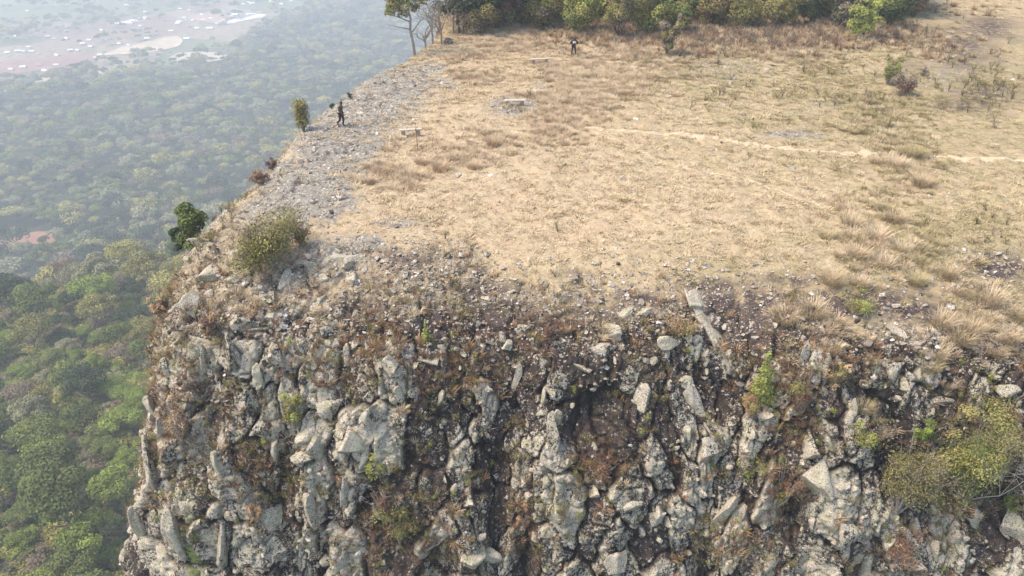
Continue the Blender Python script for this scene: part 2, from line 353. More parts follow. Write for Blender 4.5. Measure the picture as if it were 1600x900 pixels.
RUST = [(560, 540, 110, 60, 1), (330, 470, 110, 60, .8), (480, 470, 90, 30, .8), (280, 640, 60, 120, .8), (700, 580, 120, 40, .7), (860, 520, 60, 40, .7), (400, 700, 70, 90, .6), (1240, 620, 60, 90, 1), (1300, 560, 80, 60, .7), (1220, 760, 40, 80, .9), (620, 820, 110, 70, .8), (940, 720, 50, 40, .8), (820, 800, 30, 90, .7), (1380, 860, 80, 50, .6), (1170, 820, 50, 70, .5), (1500, 700, 90, 80, .5), (250, 480, 40, 60, 1), (1420, 470, 80, 30, .5)]

print('surface'); 
# plateau sheet
def axis(parts):
    out = []
    for a, b, st in parts: out += list(np.arange(a, b, st))
    return np.array(out)
gx = axis([(-19, 27, .095), (27, 40, .25), (40, 125, 1.6)]); gy = axis([(27.5, 41, .09), (41, 56, .14), (56, 84, .22), (84, 190, 1.4)])
X, Y = np.meshgrid(gx, gy); x = X.ravel(); y = Y.ravel()
ss = np.linspace(0, RL, 1600); RP, RN, RLf = rim_frame(ss); RN = RN * FLIP
idx = np.zeros(len(x), np.int32); best = np.full(len(x), 1e9, np.float32)
for k in range(0, len(x), 20000):
    d = (x[k:k + 20000, None].astype(np.float32) - RP[None, ::2, 0].astype(np.float32)) ** 2 + (y[k:k + 20000, None].astype(np.float32) - RP[None, ::2, 1].astype(np.float32)) ** 2
    idx[k:k + 20000] = d.argmin(1) * 2
dxy = np.stack([x - RP[idx, 0], y - RP[idx, 1]], 1)
so = np.sign((dxy * RN[idx]).sum(1)) * np.linalg.norm(dxy, axis=1)
lf = RLf[idx]
op = so / oscale(lf, so < 0); op = np.clip(op, -9, 24)
z0, dz = prof(op); z = z0 + slope_extra(x, y)
P = np.stack([x, y, z], 1)
k_ = np.clip(-dz / oscale(lf, so < 0), 0, 4)
Nn = np.stack([RN[idx, 0] * k_, RN[idx, 1] * k_, np.ones(len(x))], 1); Nn /= np.linalg.norm(Nn, axis=1)[:, None]
px, py, dep = proj(P)
wob = fbm(P / 2.2, 4, 50) * 30
rubble = sstep(390, 520, py + wob * 2.2 + 40 * sstep(1150, 650, px) + 24 * fbm(P / .5, 3, 411) + 85 * fbm(P * np.array([1, .35, 1]) / 4.2, 3, 413) - 45 * sstep(1180, 1330, px)) * sstep(-8.8, -4.2, op); rubble = np.maximum(rubble, sstep(-1.9, -.6, op))
rubble = np.maximum(rubble, blobs(px, py, [(330, 400, 110, 80, 1), (450, 440, 110, 50, .9), (640, 440, 120, 30, .5), (1560, 400, 60, 30, .5)]))
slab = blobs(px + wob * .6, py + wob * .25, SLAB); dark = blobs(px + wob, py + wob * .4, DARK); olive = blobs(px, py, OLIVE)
PATH1 = [(812, 186), (905, 200), (1000, 208), (1100, 214), (1180, 226), (1280, 234), (1400, 238), (1500, 244), (1620, 250)]
PATH2 = [(930, 207), (985, 228), (1040, 250), (1100, 264), (1160, 275), (1230, 300), (1290, 324)]
pathd = np.full(len(P), 9.0)
for L in (PATH1, PATH2):
    q = catmull(L, 10)
    for a_, b_ in q: 
        gp = ground(a_, b_); pathd = np.minimum(pathd, np.hypot(P[:, 0] - gp.x, P[:, 1] - gp.y))
pathm = np.exp(-(pathd / .55) ** 2) * (.55 + 1.2 * fbm(P / .8, 3, 301)) + .5 * np.exp(-(pathd / .9) ** 2)
pathm = np.maximum(pathm, blobs(px + wob * .4, py + wob * .2, [(830, 190, 45, 8, .8), (610, 300, 60, 14, .6), (540, 325, 40, 12, .6), (650, 165, 50, 10, .4), (1060, 262, 70, 10, .4), (900, 325, 120, 14, .35)]))
hb, e, ID, JD = block_disp(x, y, P)
wq = .5 * fbm(P / 1.1, 3, 501); Q1, Q2, QD, qa, qb = worley(x / 1.5 + wq, y / .8 + wq * .7, 77); qe = Q2 - Q1
steps = fbm(P * np.array([.55, 1.3, 1]) / 1.2, 4, 61); stp = (np.floor(steps * 6) + sstep(.6, 1, (steps * 6) % 1)) / 6
bumpy = .17 * fbm(P / .9, 4, 70) + .07 * fbm(P / .3, 3, 73)
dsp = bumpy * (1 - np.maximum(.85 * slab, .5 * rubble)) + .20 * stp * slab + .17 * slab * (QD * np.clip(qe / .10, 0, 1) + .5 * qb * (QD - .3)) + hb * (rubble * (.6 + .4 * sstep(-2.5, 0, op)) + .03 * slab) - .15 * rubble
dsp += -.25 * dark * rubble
Pd = P + Nn * dsp[:, None]
ovl = sstep(-.1, .5, op); Pd[:, 2] -= .5 * ovl
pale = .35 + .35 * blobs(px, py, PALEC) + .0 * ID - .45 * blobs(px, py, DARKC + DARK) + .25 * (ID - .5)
moss = .35 + .65 * blobs(px, py, RUST)
ny, nx = X.shape; ii = np.arange(ny * nx).reshape(ny, nx)
quad = np.stack([ii[:-1, :-1], ii[:-1, 1:], ii[1:, 1:], ii[1:, :-1]], -1).reshape(-1, 4)
keep = (op[quad] < .7).all(1)
quad = quad[keep]; used = np.unique(quad); rm = np.full(len(x), -1, np.int32); rm[used] = np.arange(len(used)); quad = rm[quad]
G = dict(P=Pd[used], N=Nn[used], op=op[used], path=pathm[used], rubble=rubble[used], slab=slab[used], dark=dark[used], olive=olive[used], px=px[used], py=py[used], dep=dep[used])
pathd = pathd[used]
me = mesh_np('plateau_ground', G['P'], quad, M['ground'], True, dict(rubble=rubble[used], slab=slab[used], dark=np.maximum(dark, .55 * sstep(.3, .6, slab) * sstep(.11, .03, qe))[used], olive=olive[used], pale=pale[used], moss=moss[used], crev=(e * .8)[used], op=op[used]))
plateau = tag(link('plateau_ground', me), 'flat clifftop covered in bleached dry grass and bare rock', 'ground', kind='structure')
polyG = quad; vertG = G['P']

# cliff sheet
s_front0 = np.interp(-28, -rc_[:400, 0], seg[:400]); s_corner = seg[np.argmin(np.abs(rc_[:, 0] + 16.2) + np.abs(rc_[:, 1] - 37))]
s_back = seg[np.argmin(np.abs(rc_[:, 0] + 14.4) + np.abs(rc_[:, 1] - 57))]
sv = np.unique(np.r_[np.linspace(0, s_front0, 50), np.arange(s_front0, s_corner, .07), np.arange(s_corner, s_back, .16), np.linspace(s_back, RL, 110)])
arc = np.r_[0, np.cumsum(np.sqrt(np.diff(_oo) ** 2 + np.diff(_zz) ** 2))]; a0 = np.interp(-.45, _oo, arc); a1 = np.interp(-17.5, -_zz[::1] * -1 * -1 if False else _zz[::-1], arc[::-1])
av = np.unique(np.r_[np.arange(a0, a1, .07), np.linspace(a1, arc[-1], 60)]); ov = np.interp(av, arc, _oo)
CP, CN, CL = rim_frame(sv); CN = CN * FLIP
# the corner's normals fan out, so neighbouring columns never cross
S, O = np.meshgrid(np.arange(len(sv)), np.arange(len(ov)), indexing='ij'); S = S.ravel(); O = O.ravel()
oo = ov[O]; zz, dzz = prof(oo); lf = CL[S]; scl = oscale(lf, oo < 0)
bx = CP[S, 0] + CN[S, 0] * oo * scl; by = CP[S, 1] + CN[S, 1] * oo * scl
P = np.stack([bx, by, zz + slope_extra(CP[S, 0], CP[S, 1]) * sstep(8, 0, oo)], 1)
k_ = np.clip(-dzz / scl, 0, 8); Nn = np.stack([CN[S, 0] * k_, CN[S, 1] * k_, np.ones(len(S))], 1); Nn /= np.linalg.norm(Nn, axis=1)[:, None]
px, py, dep = proj(P)
hb, e, ID, JD = block_disp(sv[S] + 7, av[O] * .75, P)
big = .85 * fbm(P * np.array([1, 1, .28]) / 3.4, 4, 33) * sstep(-.5, 2.5, oo) + .5 * fbm(P * np.array([1, 1, .5]) / 1.1, 3, 37) * sstep(0, 1.5, oo)
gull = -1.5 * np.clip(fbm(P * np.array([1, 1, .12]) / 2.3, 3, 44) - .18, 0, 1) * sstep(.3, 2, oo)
fine = .055 * fbm(P / .14, 3, 80) + .14 * fbm(P / .5, 4, 83, .6) * sstep(-.5, 1, oo)
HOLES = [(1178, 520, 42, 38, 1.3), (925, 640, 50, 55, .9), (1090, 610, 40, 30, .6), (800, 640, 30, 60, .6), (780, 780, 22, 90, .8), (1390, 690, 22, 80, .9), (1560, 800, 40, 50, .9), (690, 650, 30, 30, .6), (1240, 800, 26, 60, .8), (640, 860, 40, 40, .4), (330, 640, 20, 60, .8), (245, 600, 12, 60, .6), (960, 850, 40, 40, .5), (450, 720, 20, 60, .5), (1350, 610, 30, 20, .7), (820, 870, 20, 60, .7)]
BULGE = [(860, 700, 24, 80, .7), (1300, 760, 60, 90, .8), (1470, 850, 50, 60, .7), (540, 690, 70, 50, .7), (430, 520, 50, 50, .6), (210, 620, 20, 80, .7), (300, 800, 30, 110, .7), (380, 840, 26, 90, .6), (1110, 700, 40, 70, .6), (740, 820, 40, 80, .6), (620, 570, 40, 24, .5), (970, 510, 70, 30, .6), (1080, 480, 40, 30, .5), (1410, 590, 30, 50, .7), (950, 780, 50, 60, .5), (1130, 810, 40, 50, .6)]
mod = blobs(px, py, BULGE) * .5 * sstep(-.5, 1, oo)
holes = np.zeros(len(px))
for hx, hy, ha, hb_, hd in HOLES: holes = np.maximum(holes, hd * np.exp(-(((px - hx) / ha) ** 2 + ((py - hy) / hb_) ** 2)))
rib = .42 * (1 - 2.6 * np.abs(fbm(P * np.array([1, 1, .13]) / 1.7, 3, 52))) * sstep(.5, 3, oo)
near = sstep(-22, -16, P[:, 2])
Pd = P + Nn * (.85 * hb + .85 * big + gull + fine + mod - holes + rib + (1 - near) * 3 * fbm(P / 12, 3, 99))[:, None]
streak = fbm(P * np.array([1, 1, .22]) / 1.2, 4, 47)
pale = .40 + .42 * blobs(px, py, PALEC) - .46 * blobs(px + 25 * streak, py, DARKC) + .40 * (ID - .5) + .2 * (JD - .5) + .25 * streak + .40 * (hb - .28) - .30 * np.clip(holes, 0, 1) + .3 * np.clip(gull, -1, 0) + .12 * rib  # carved hollows get a darker tone, their shade put into the colour
moss = .12 + .75 * blobs(px, py, RUST)
stain = blobs(px, py, [(317, 850, 6, 50, 1.5), (325, 900, 9, 20, .9)])
nS, nO = len(sv), len(ov); ii = np.arange(nS * nO).reshape(nS, nO)
qc = np.stack([ii[:-1, :-1], ii[:-1, 1:], ii[1:, 1:], ii[1:, :-1]], -1).reshape(-1, 4)
if FLIP > 0: qc = qc[:, ::-1]
C = dict(P=Pd, N=Nn, o=oo, px=px, py=py, dep=dep, e=e, pale=pale)
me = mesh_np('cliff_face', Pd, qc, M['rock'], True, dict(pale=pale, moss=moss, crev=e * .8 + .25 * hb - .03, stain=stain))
cliff = tag(link('cliff_face', me), 'steep rock cliff crusted with pale lichen below the grassy clifftop', 'cliff', kind='structure')
print('cliff verts', len(Pd), 'plateau', len(G['P']))

# ------------------------------------------------------------------ the valley floor, one sheet to the horizon
def valley_z(x, y):
    r = np.sqrt(x * x + y * y)
    z = np.interp(r, [0, 84, 130, 180, 232, 262, 330, 430, 560, 800, 1200, 2500, 5000, 14000], [-78, -83, -88, -94, -101, -112, -160, -196, -212, -226, -240, -250, -252, -255])
    P = np.stack([x, y, 0 * x], 1)
    z += 5 * fbm(P / 70, 3, 5) + 14 * fbm(P / 420, 3, 6) * sstep(350, 800, r)
    return z
FBX = [-400, 0, 80, 150, 230, 300, 360, 400, 450, 520, 600, 700]; FBY = [135, 128, 124, 118, 106, 100, 92, 52, 26, 8, -6, -20]
def farm_mask(P):
    px, py, d = proj(P); b = np.interp(px, FBX, FBY) + 9 * fbm(P / 90.0, 3, 8)
    return np.where(P[:, 1] > 0, sstep(b + 3, b - 5, py), 0)
rr = np.r_[20, np.geomspace(60, 14000, 260)]; th = np.linspace(-math.pi, math.pi, 361)[:-1]
dens_th = np.unique(np.r_[np.radians(np.arange(-55, 10, .25)), np.radians(np.arange(10, 305, 3.0))])
RR, TH = np.meshgrid(rr, dens_th, indexing='ij'); vx = (RR * np.sin(TH)).ravel(); vy = (RR * np.cos(TH)).ravel()
VP = np.stack([vx, vy, valley_z(vx, vy)], 1); nr, nt = RR.shape; ii = np.arange(nr * nt).reshape(nr, nt)
jn = np.roll(ii, -1, axis=1); qv = np.stack([ii[:-1], jn[:-1], jn[1:], ii[1:]], -1).reshape(-1, 4)[:, ::-1]
cen = np.r_[ii[0]]
farmA = farm_mask(VP)
me = mesh_np('valley_ground', VP, qv, M['valley'], True, dict(farm=farmA))
tag(link('valley_ground', me), 'wide hazy valley floor of forest and farmland far below the cliff', 'valley', kind='structure')

bvh = BVHTree.FromPolygons(np.concatenate([vertG, C['P'], VP]).tolist(), np.concatenate([polyG, qc + len(vertG), qv + len(vertG) + len(C['P'])]).tolist())
O0 = Vector((0, 0, CAM_Z))
def at(px, py):
    d = ray(px, py); h = bvh.ray_cast(O0, d.normalized())
    if h[0] is None: return ground(px, py), Vector((0, 0, 1)), 60.0
    dist = (h[0] - O0).dot(Vector((0, math.cos(R(PITCH)), -math.sin(R(PITCH)))))
    return h[0], h[1], dist
def drop(x, y):
    h = bvh.ray_cast(Vector((x, y, 60)), Vector((0, 0, -1))); return h[0] if h[0] else Vector((x, y, 0))
print('bvh')

# ------------------------------------------------------------------ mass of alike small things on points
def scatter(name, pts, rot, scl, idx, variants, parent=None):
    me = bpy.data.meshes.new(name); me.vertices.add(len(pts)); me.vertices.foreach_set('co', np.asarray(pts, np.float32).ravel())
    a = me.attributes.new('rot', 'FLOAT_VECTOR', 'POINT'); a.data.foreach_set('vector', np.asarray(rot, np.float32).ravel())
    a = me.attributes.new('scl', 'FLOAT_VECTOR', 'POINT'); s3 = np.asarray(scl, np.float32)
    if s3.ndim == 1: s3 = np.stack([s3] * 3, 1)
    a.data.foreach_set('vector', s3.ravel())
    a = me.attributes.new('idx', 'INT', 'POINT'); a.data.foreach_set('value', np.asarray(idx, np.int32))
    o = link(name, me, parent)
    col = bpy.data.collections.new(name + '_variants')
    for i, v in enumerate(variants):
        q = bpy.data.objects.new('%s_variant_%02d' % (name, i), v); col.objects.link(q)
    ng = bpy.data.node_groups.new(name, 'GeometryNodeTree')
    ng.interface.new_socket('Geometry', in_out='INPUT', socket_type='NodeSocketGeometry'); ng.interface.new_socket('Geometry', in_out='OUTPUT', socket_type='NodeSocketGeometry')
    N = ng.nodes; L = ng.links
    gi = N.new('NodeGroupInput'); go = N.new('NodeGroupOutput'); ci = N.new('GeometryNodeCollectionInfo'); ci.inputs['Collection'].default_value = col
    ci.inputs['Separate Children'].default_value = True; ci.inputs['Reset Children'].default_value = True
    ip = N.new('GeometryNodeInstanceOnPoints'); ip.inputs['Pick Instance'].default_value = True
    def na(n, t):
        q = N.new('GeometryNodeInputNamedAttribute'); q.data_type = t; q.inputs['Name'].default_value = n; return q.outputs['Attribute']
    L.new(gi.outputs[0], ip.inputs['Points']); L.new(ci.outputs[0], ip.inputs['Instance']); L.new(na('idx', 'INT'), ip.inputs['Instance Index'])
    L.new(na('rot', 'FLOAT_VECTOR'), ip.inputs['Rotation']); L.new(na('scl', 'FLOAT_VECTOR'), ip.inputs['Scale']); L.new(ip.outputs[0], go.inputs[0])
    md = o.modifiers.new('scatter', 'NODES'); md.node_group = ng
    return o

# ------------------------------------------------------------------ shapes: stones, tufts, crowns, branches
def ico(sub):
    import bmesh
    b = bmesh.new(); bmesh.ops.create_icosphere(b, subdivisions=sub, radius=1); V = np.array([v.co[:] for v in b.verts]); Fq = np.array([[v.index for v in f.verts] for f in b.faces]); b.free(); return V, Fq
ICO = {k: ico(k) for k in (1, 2, 3, 4)}
def stone_mesh(name, seed, sub, mat, planes=11, rough=.1, smooth=False, dims=(1, 1, 1)):
    V, Fq = ICO[sub]; V = V.copy(); g = np.random.default_rng(seed)
    for k in range(planes):
        n = g.normal(size=3); n /= np.linalg.norm(n); d = g.uniform(.34, .72)
        t = V @ n - d; V -= np.clip(t, 0, None)[:, None] * n
    V *= np.array(dims) * g.uniform(.8, 1.2, 3)
    V += V * (rough * fbm(V * 2.2 + seed * 7, 4, seed))[:, None] * 2
    V /= np.abs(V).max()
    return mesh_np(name, V, Fq, mat, smooth)
BOULD = [stone_mesh('boulder', 100 + i, 4 if i < 6 else 3, M['boulder'], 9 + i % 4, .11, True, ((1, .9, .8), (1, .8, 1.3), (1, .8, .6))[i % 3]) for i in range(12)]
BLK = [stone_mesh('boulder', 150 + i, 4, M['block_pale'], 10 + i % 4, .09, True, ((1, .9, .8), (1, .8, 1.3), (1, .8, .6))[i % 3]) for i in range(12)]
PEB = [stone_mesh('pebble', 200 + i, 2, M['pebble'], 8, .08, False, (1, .8, .5)) for i in range(6)]
CHIP = [stone_mesh('rock_chip', 240 + i, 2, M['boulder'], 8, .1, False, (1, .8, .8)) for i in range(6)]

def tuft_mesh(name, seed, mat, n=36, h=.4, spread=.22, width=.02, lean=.6, curl=.5):
    g = np.random.default_rng(seed); mb = MB()
    V = []; Fq = []; T = []
    for i in range(n):
        a = g.uniform(0, 2 * math.pi); r = spread * math.sqrt(g.uniform()) * .5; bx_, by_ = r * math.cos(a), r * math.sin(a)
        a2 = a + g.normal(0, .5); le = lean * g.uniform(.2, 1) ; hh = h * g.uniform(.35, 1.15); tj = g.uniform(.55, 1.15); wv = width * g.uniform(.6, 1.3)
        wx, wy = -math.sin(a2 + g.normal(0, .6)) * wv, math.cos(a2) * wv
        pts = []
        for t in (0, .5, 1):
            out = hh * le * (t ** (1 + curl)); zz_ = hh * t * (1 - .35 * le * t)
            pts.append((bx_ + math.cos(a2) * out, by_ + math.sin(a2) * out, zz_ - .03))
        b = len(V)
        for k, (q, ww) in enumerate(zip(pts, (1, .8, .15))):
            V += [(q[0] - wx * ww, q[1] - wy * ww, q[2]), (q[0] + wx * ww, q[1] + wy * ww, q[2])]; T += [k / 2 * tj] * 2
        Fq += [(b, b + 1, b + 3, b + 2), (b + 2, b + 3, b + 5, b + 4)]
    mb.add(V, Fq, np.array(T)); return mb.mesh(name, mat)
def leaves(mb, centres, radii, n, size, g, up=.35, inside=.25, flat=1.0, zmin=-.5):
    """leaf-sized quads over the shells of several clumps"""
    k = g.choice(len(centres), n, p=np.array(radii) ** 2 / (np.array(radii) ** 2).sum()); d = g.normal(size=(n, 3)); d /= np.linalg.norm(d, axis=1)[:, None]
    d[:, 2] = np.where(d[:, 2] < zmin, -d[:, 2], d[:, 2])
    rad = np.array(radii)[k] * np.where(g.uniform(size=n) < inside, g.uniform(.3, .95, n), g.uniform(.88, 1.12, n))
    c = np.array(centres)[k] + d * rad[:, None] * np.array([1, 1, flat])
    nn = d + np.array([0, 0, up]) + g.normal(0, .45, (n, 3)); nn /= np.linalg.norm(nn, axis=1)[:, None]
    a = np.cross(nn, g.normal(size=(n, 3))); a /= np.linalg.norm(a, axis=1)[:, None]; b = np.cross(nn, a); s = (size * g.uniform(.6, 1.35, n))[:, None]
    V = np.stack([c - a * s, c - b * s * .6, c + a * s, c + b * s * .6], 1).reshape(-1, 3)
    tn = g.uniform(.1, .9, len(centres))[k] * .6 + .4 * g.uniform(size=n)
    mb.add(V, np.arange(4 * n).reshape(n, 4), np.repeat(tn, 4))
def limbs(mb, g, base, h, r, n=5, spread=.5, up=.5, seg=6):
    """tapered trunk with limbs; returns limb tips"""
    lean = g.normal(0, .05, 2) * h; tr = [np.array(base) + np.array([lean[0] * t ** 2 + .03 * h * math.sin(5 * t + g.uniform()), lean[1] * t ** 2, h * t]) for t in np.linspace(0, 1, 6)]
    mb.tube(tr, [r * (1.25 - .25 * min(1, 6 * t)) * (1 - .65 * t) for t in np.linspace(0, 1, 6)], seg); tips = [tr[-1]]
    for i in range(n):
        t = g.uniform(.35, .95); k = min(4, int(t * 5)); p = tr[k] + (tr[k + 1] - tr[k]) * (t * 5 - k); a = i * 2.4 + g.uniform(0, .8); L = h * spread * g.uniform(.6, 1.1) * (1.2 - .5 * t)
        pts = [p + np.array([math.cos(a) * L * q, math.sin(a) * L * q, L * up * q ** 1.3]) + g.normal(0, .03 * L, 3) * (q > 0) for q in (0, .35, .7, 1)]
        mb.tube(pts, [r * .5 * (1 - t * .4), r * .35, r * .22, r * .1], max(4, seg - 1)); tips.append(pts[-1])
    return tips
def crown(name, seed, mat, rad, height, n, leaf, clumps=14, flat=.7, zc=None, up=.35):
    g = np.random.default_rng(seed); cs = []; rs = []
    for i in range(clumps):
        a = g.uniform(0, 6.283); r = rad * .68 * math.sqrt(g.uniform()); cs.append((r * math.cos(a), r * math.sin(a), (zc or height * .7) + (height * .24) * (1 - (r / rad) ** 2 * 1.5) * g.uniform(.2, 1.1))); rs.append(rad * g.uniform(.28, .46))
    mb = MB(); leaves(mb, cs, rs, n, leaf, g, up=up, flat=flat); return mb.mesh(name, mat, False)
def bare(mb, g, p, d, L, r, depth, seg=5, droop=.0):
    """recursive leafless branch"""
    pts = [np.array(p, float)]; dd = np.array(d, float)
    for k in range(3):
        dd = dd + g.normal(0, .18, 3); dd[2] += .05 - droop; dd /= np.linalg.norm(dd); pts.append(pts[-1] + dd * L / 3)
    mb.tube(pts, [r, r * .85, r * .7, r * .55], seg)
    if depth > 0:
        for k in range(g.integers(2, 4)):
            nd = dd + g.normal(0, .55, 3); nd /= np.linalg.norm(nd); q = pts[g.integers(2, 4)]
            bare(mb, g, q, nd, L * g.uniform(.55, .85), r * .55, depth - 1, max(3, seg - 1), droop)

# ------------------------------------------------------------------ rocks of the cliff
NB = 0
def boulder(px_, py_, wpx, hpx, v=None, tilt=0.0, sink=.25, label=None, deep=1.0, roll=0.0):
    global NB
    p, n, d = at(px_, py_)
    while p.z < -40: px_ += 4; p, n, d = at(px_, py_)
    wm, hm = wpx * d / F / 2, hpx * d / F / 2 * 1.1
    me = BLK[(NB if v is None else v) % 12]; NB += 1
    rw = min(wm, hm) * deep
    ay = Vector((n.x * .8, n.y, max(n.z, 0) * .8)).normalized() * -1; up = Vector((0, 0, 1)); az = (up - ay * up.dot(ay)).normalized(); ax = ay.cross(az)
    cr, sr = math.cos(R(roll)), math.sin(R(roll)); az, ax = az * cr + ax * sr, ax * cr - az * sr
    o = link('boulder', me, cliff); S_ = (wm * 1.15, (wm + hm) * .5 * deep, hm * 1.15)
    o.matrix_world = Matrix(((ax.x * S_[0], ay.x * S_[1], az.x * S_[2], 0), (ax.y * S_[0], ay.y * S_[1], az.y * S_[2], 0), (ax.z * S_[0], ay.z * S_[1], az.z * S_[2], 0), (0, 0, 0, 1))); o.location = p - n * S_[1] * (.3 if py_ < 480 and px_ < 640 else .2)
    if label: o['label'] = label
    return o
PROM = [ (1080, 470, 45, 45, 2, 0), (1400, 516, 36, 22, 0, 0), (218, 640, 34, 40, 4, 3), (262, 580, 30, 44, 7, 0),
        (425, 490, 40, 36, 0, 0), (405, 515, 30, 30, 2, 0), (428, 525, 34, 30, 3, 0), (430, 560, 42, 40, 6, 0), (490, 480, 36, 45, 1, 0), (505, 515, 26, 42, 4, 0), (475, 545, 26, 28, 9, 0), (610, 570, 64, 36, 3, -12), (670, 565, 34, 30, 2, 0), (545, 555, 26, 32, 4, 0),
        (500, 705, 46, 62, 0, 0), (555, 690, 56, 60, 3, -20), (515, 640, 40, 34, 6, 0), (580, 655, 46, 50, 9, 20), (540, 770, 28, 52, 1, 0), (490, 800, 44, 66, 4, -6), (475, 715, 44, 28, 2, 0), (650, 620, 24, 34, 1, 0), (685, 625, 22, 40, 4, 0),
        (360, 555, 44, 66, 1, 0), (345, 600, 30, 50, 4, 0), (405, 590, 30, 44, 7, 0), (300, 480, 36, 50, 0, 0), (285, 400, 48, 44, 3, 0), (320, 380, 50, 40, 2, 0), (300, 350, 44, 30, 5, 0), (335, 425, 46, 44, 6, 0), (366, 435, 30, 34, 9, 0),
        (372, 500, 46, 30, 11, 0), (480, 415, 44, 30, 2, 0), (515, 405, 60, 34, 5, -8), (555, 405, 50, 34, 8, 0), (450, 435, 46, 30, 3, 0), (495, 440, 36, 26, 0, 0), (545, 435, 48, 28, 6, 0), (420, 460, 40, 24, 9, 0),
        (1270, 700, 52, 56, 0, 0), (1285, 750, 56, 70, 3, -10), (1315, 760, 30, 30, 2, 0), (1325, 835, 50, 40, 6, -25), (1350, 815, 32, 24, 9, 0), (1318, 865, 36, 40, 1, 0), (1355, 880, 28, 50, 4, 0), (1270, 820, 24, 26, 7, 0), (1555, 740, 40, 46, 2, 0), (1590, 820, 44, 60, 3, 20),
        (1430, 830, 50, 60, 1, 18), (1462, 865, 36, 44, 4, 0), (1430, 880, 40, 36, 0, 0), (1395, 580, 30, 34, 6, 0), (1413, 605, 26, 26, 9, 0), (1415, 625, 26, 34, 1, 0), (1255, 560, 28, 40, 4, 0), (1290, 595, 30, 26, 7, 0), (1333, 640, 18, 36, 1, 10), (1470, 625, 46, 22, 5, -6),
        (1570, 610, 40, 30, 8, 0), (1530, 545, 40, 20, 11, 0), (950, 520, 44, 34, 0, 0), (975, 490, 34, 30, 3, -10), (1000, 490, 16, 40, 1, -25), (940, 550, 34, 30, 6, 0), (1040, 540, 40, 30, 9, 0), (910, 575, 36, 30, 2, 0), (860, 690, 36, 90, 1, 0), (870, 655, 34, 30, 4, 0),
        (1085, 630, 34, 40, 1, 16), (1075, 680, 30, 30, 7, 0), (960, 880, 40, 46, 0, 0), (1025, 810, 26, 28, 6, 0), (1045, 818, 22, 22, 9, 0), (1130, 800, 40, 54, 4, -28), (1160, 800, 22, 40, 1, 0), (1110, 700, 50, 50, 3, 0), (990, 790, 40, 26, 5, 0), (930, 770, 30, 30, 0, 0),
        (755, 660, 26, 36, 3, 0), (735, 780, 46, 40, 0, 0), (740, 870, 44, 50, 2, 0), (770, 870, 40, 50, 5, 0), (235, 720, 44, 90, 1, 0), (225, 830, 34, 90, 4, 6), (275, 840, 50, 100, 7, 0), (350, 850, 40, 90, 1, -8), (345, 730, 34, 60, 4, -12),
        (420, 810, 40, 60, 0, 0), (445, 850, 44, 60, 3, 0), (390, 640, 34, 60, 4, 0), (320, 560, 28, 46, 1, 0), (255, 680, 30, 60, 4, 0), (1195, 650, 24, 30, 2, 0), (395, 415, 40, 30, 0, 0), (365, 395, 36, 40, 3, 0), (805, 590, 24, 40, 4, 0), (850, 620, 20, 30, 1, 0), (640, 500, 20, 16, 0, 0), (820, 515, 30, 22, 5, 0), (790, 540, 26, 18, 8, 0)]
def slab_stone(x0, y0, x1, y1, wpx, seed, label=None, thick=.5):
    global NB
    NB += 1; a, na, d = at(x0, y0); b, nb, d2 = at(x1, y1); L = (b - a).length / 2; W = wpx * d / F / 2
    V, Fq = ICO[4]; V = V.copy(); g = np.random.default_rng(seed)
    V = np.sign(V) * np.abs(V) ** .55; V[:, 0] *= 1 + .12 * np.sin(V[:, 2] * 4 + seed); 
    for q_ in range(9):
        n_ = g.normal(size=3) * (1, 1, .5); n_ /= np.linalg.norm(n_); V -= np.clip(V @ n_ - g.uniform(.62, .95), 0, None)[:, None] * n_
    V = V * np.array([W * 1.15, W * thick * 1.1, L * 1.1]); V += (.32 * W * fbm(V / (W * .8) + seed, 4, seed))[:, None] * np.sign(V)
    me = mesh_np('boulder', V, Fq, M['block_pale'], True); nn = (na + nb).normalized(); ax = (a - b).normalized(); ay = (nn - ax * nn.dot(ax)).normalized() * -1; axx = ay.cross(ax)
    o = link('boulder', me, cliff); o.matrix_world = Matrix(((axx.x, ay.x, ax.x, 0), (axx.y, ay.y, ax.y, 0), (axx.z, ay.z, ax.z, 0), (0, 0, 0, 1))); o.location = (a + b) / 2 + nn * W * .12
    if label: o['label'] = label
slab_stone(1080, 462, 1142, 578, 34, 5, 'long pale slab leaning over the dark hollow')
slab_stone(996, 560, 978, 612, 22, 6); slab_stone(1006, 600, 1000, 650, 22, 7); slab_stone(212, 562, 204, 632, 32, 8); slab_stone(1070, 590, 1094, 660, 22, 9); slab_stone(860, 660, 866, 740, 30, 10); slab_stone(1408, 830, 1450, 890, 40, 11); slab_stone(560, 690, 590, 640, 34, 12)
for (a, b, ww, hh, v, roll) in PROM: boulder(a, b, ww, hh, v, 0, .2, None, .8, roll)
def dens_b(px, py):
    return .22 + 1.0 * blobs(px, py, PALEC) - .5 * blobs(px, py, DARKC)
cand = np.where((C['px'] > 150) & (C['px'] < 1640) & (C['py'] > 400) & (C['py'] < 960) & (C['o'] > -.3))[0]
wts = np.clip(dens_b(C['px'][cand], C['py'][cand]), .02, None); wts /= wts.sum()
taken = []
for i in rng.choice(cand, 1500, p=wts):
    if NB >= 262: break
    p = C['P'][i]; r = rng.uniform(.16, .62)
    if any((abs(q[0] - p[0]) < q[3] + r * .6 and abs(q[1] - p[1]) < 1.5 and abs(q[2] - p[2]) < q[3] + r) for q in taken): continue
    taken.append((p[0], p[1], p[2], r)); n = C['N'][i]; NB += 1
    link('boulder', BOULD[rng.integers(12)], cliff, Vector(p - n * r * .12), tuple(rng.uniform(-.5, .5, 3) * (1, 1, 6)), (r, r * rng.uniform(.6, 1), r * rng.uniform(.9, 1.6)))
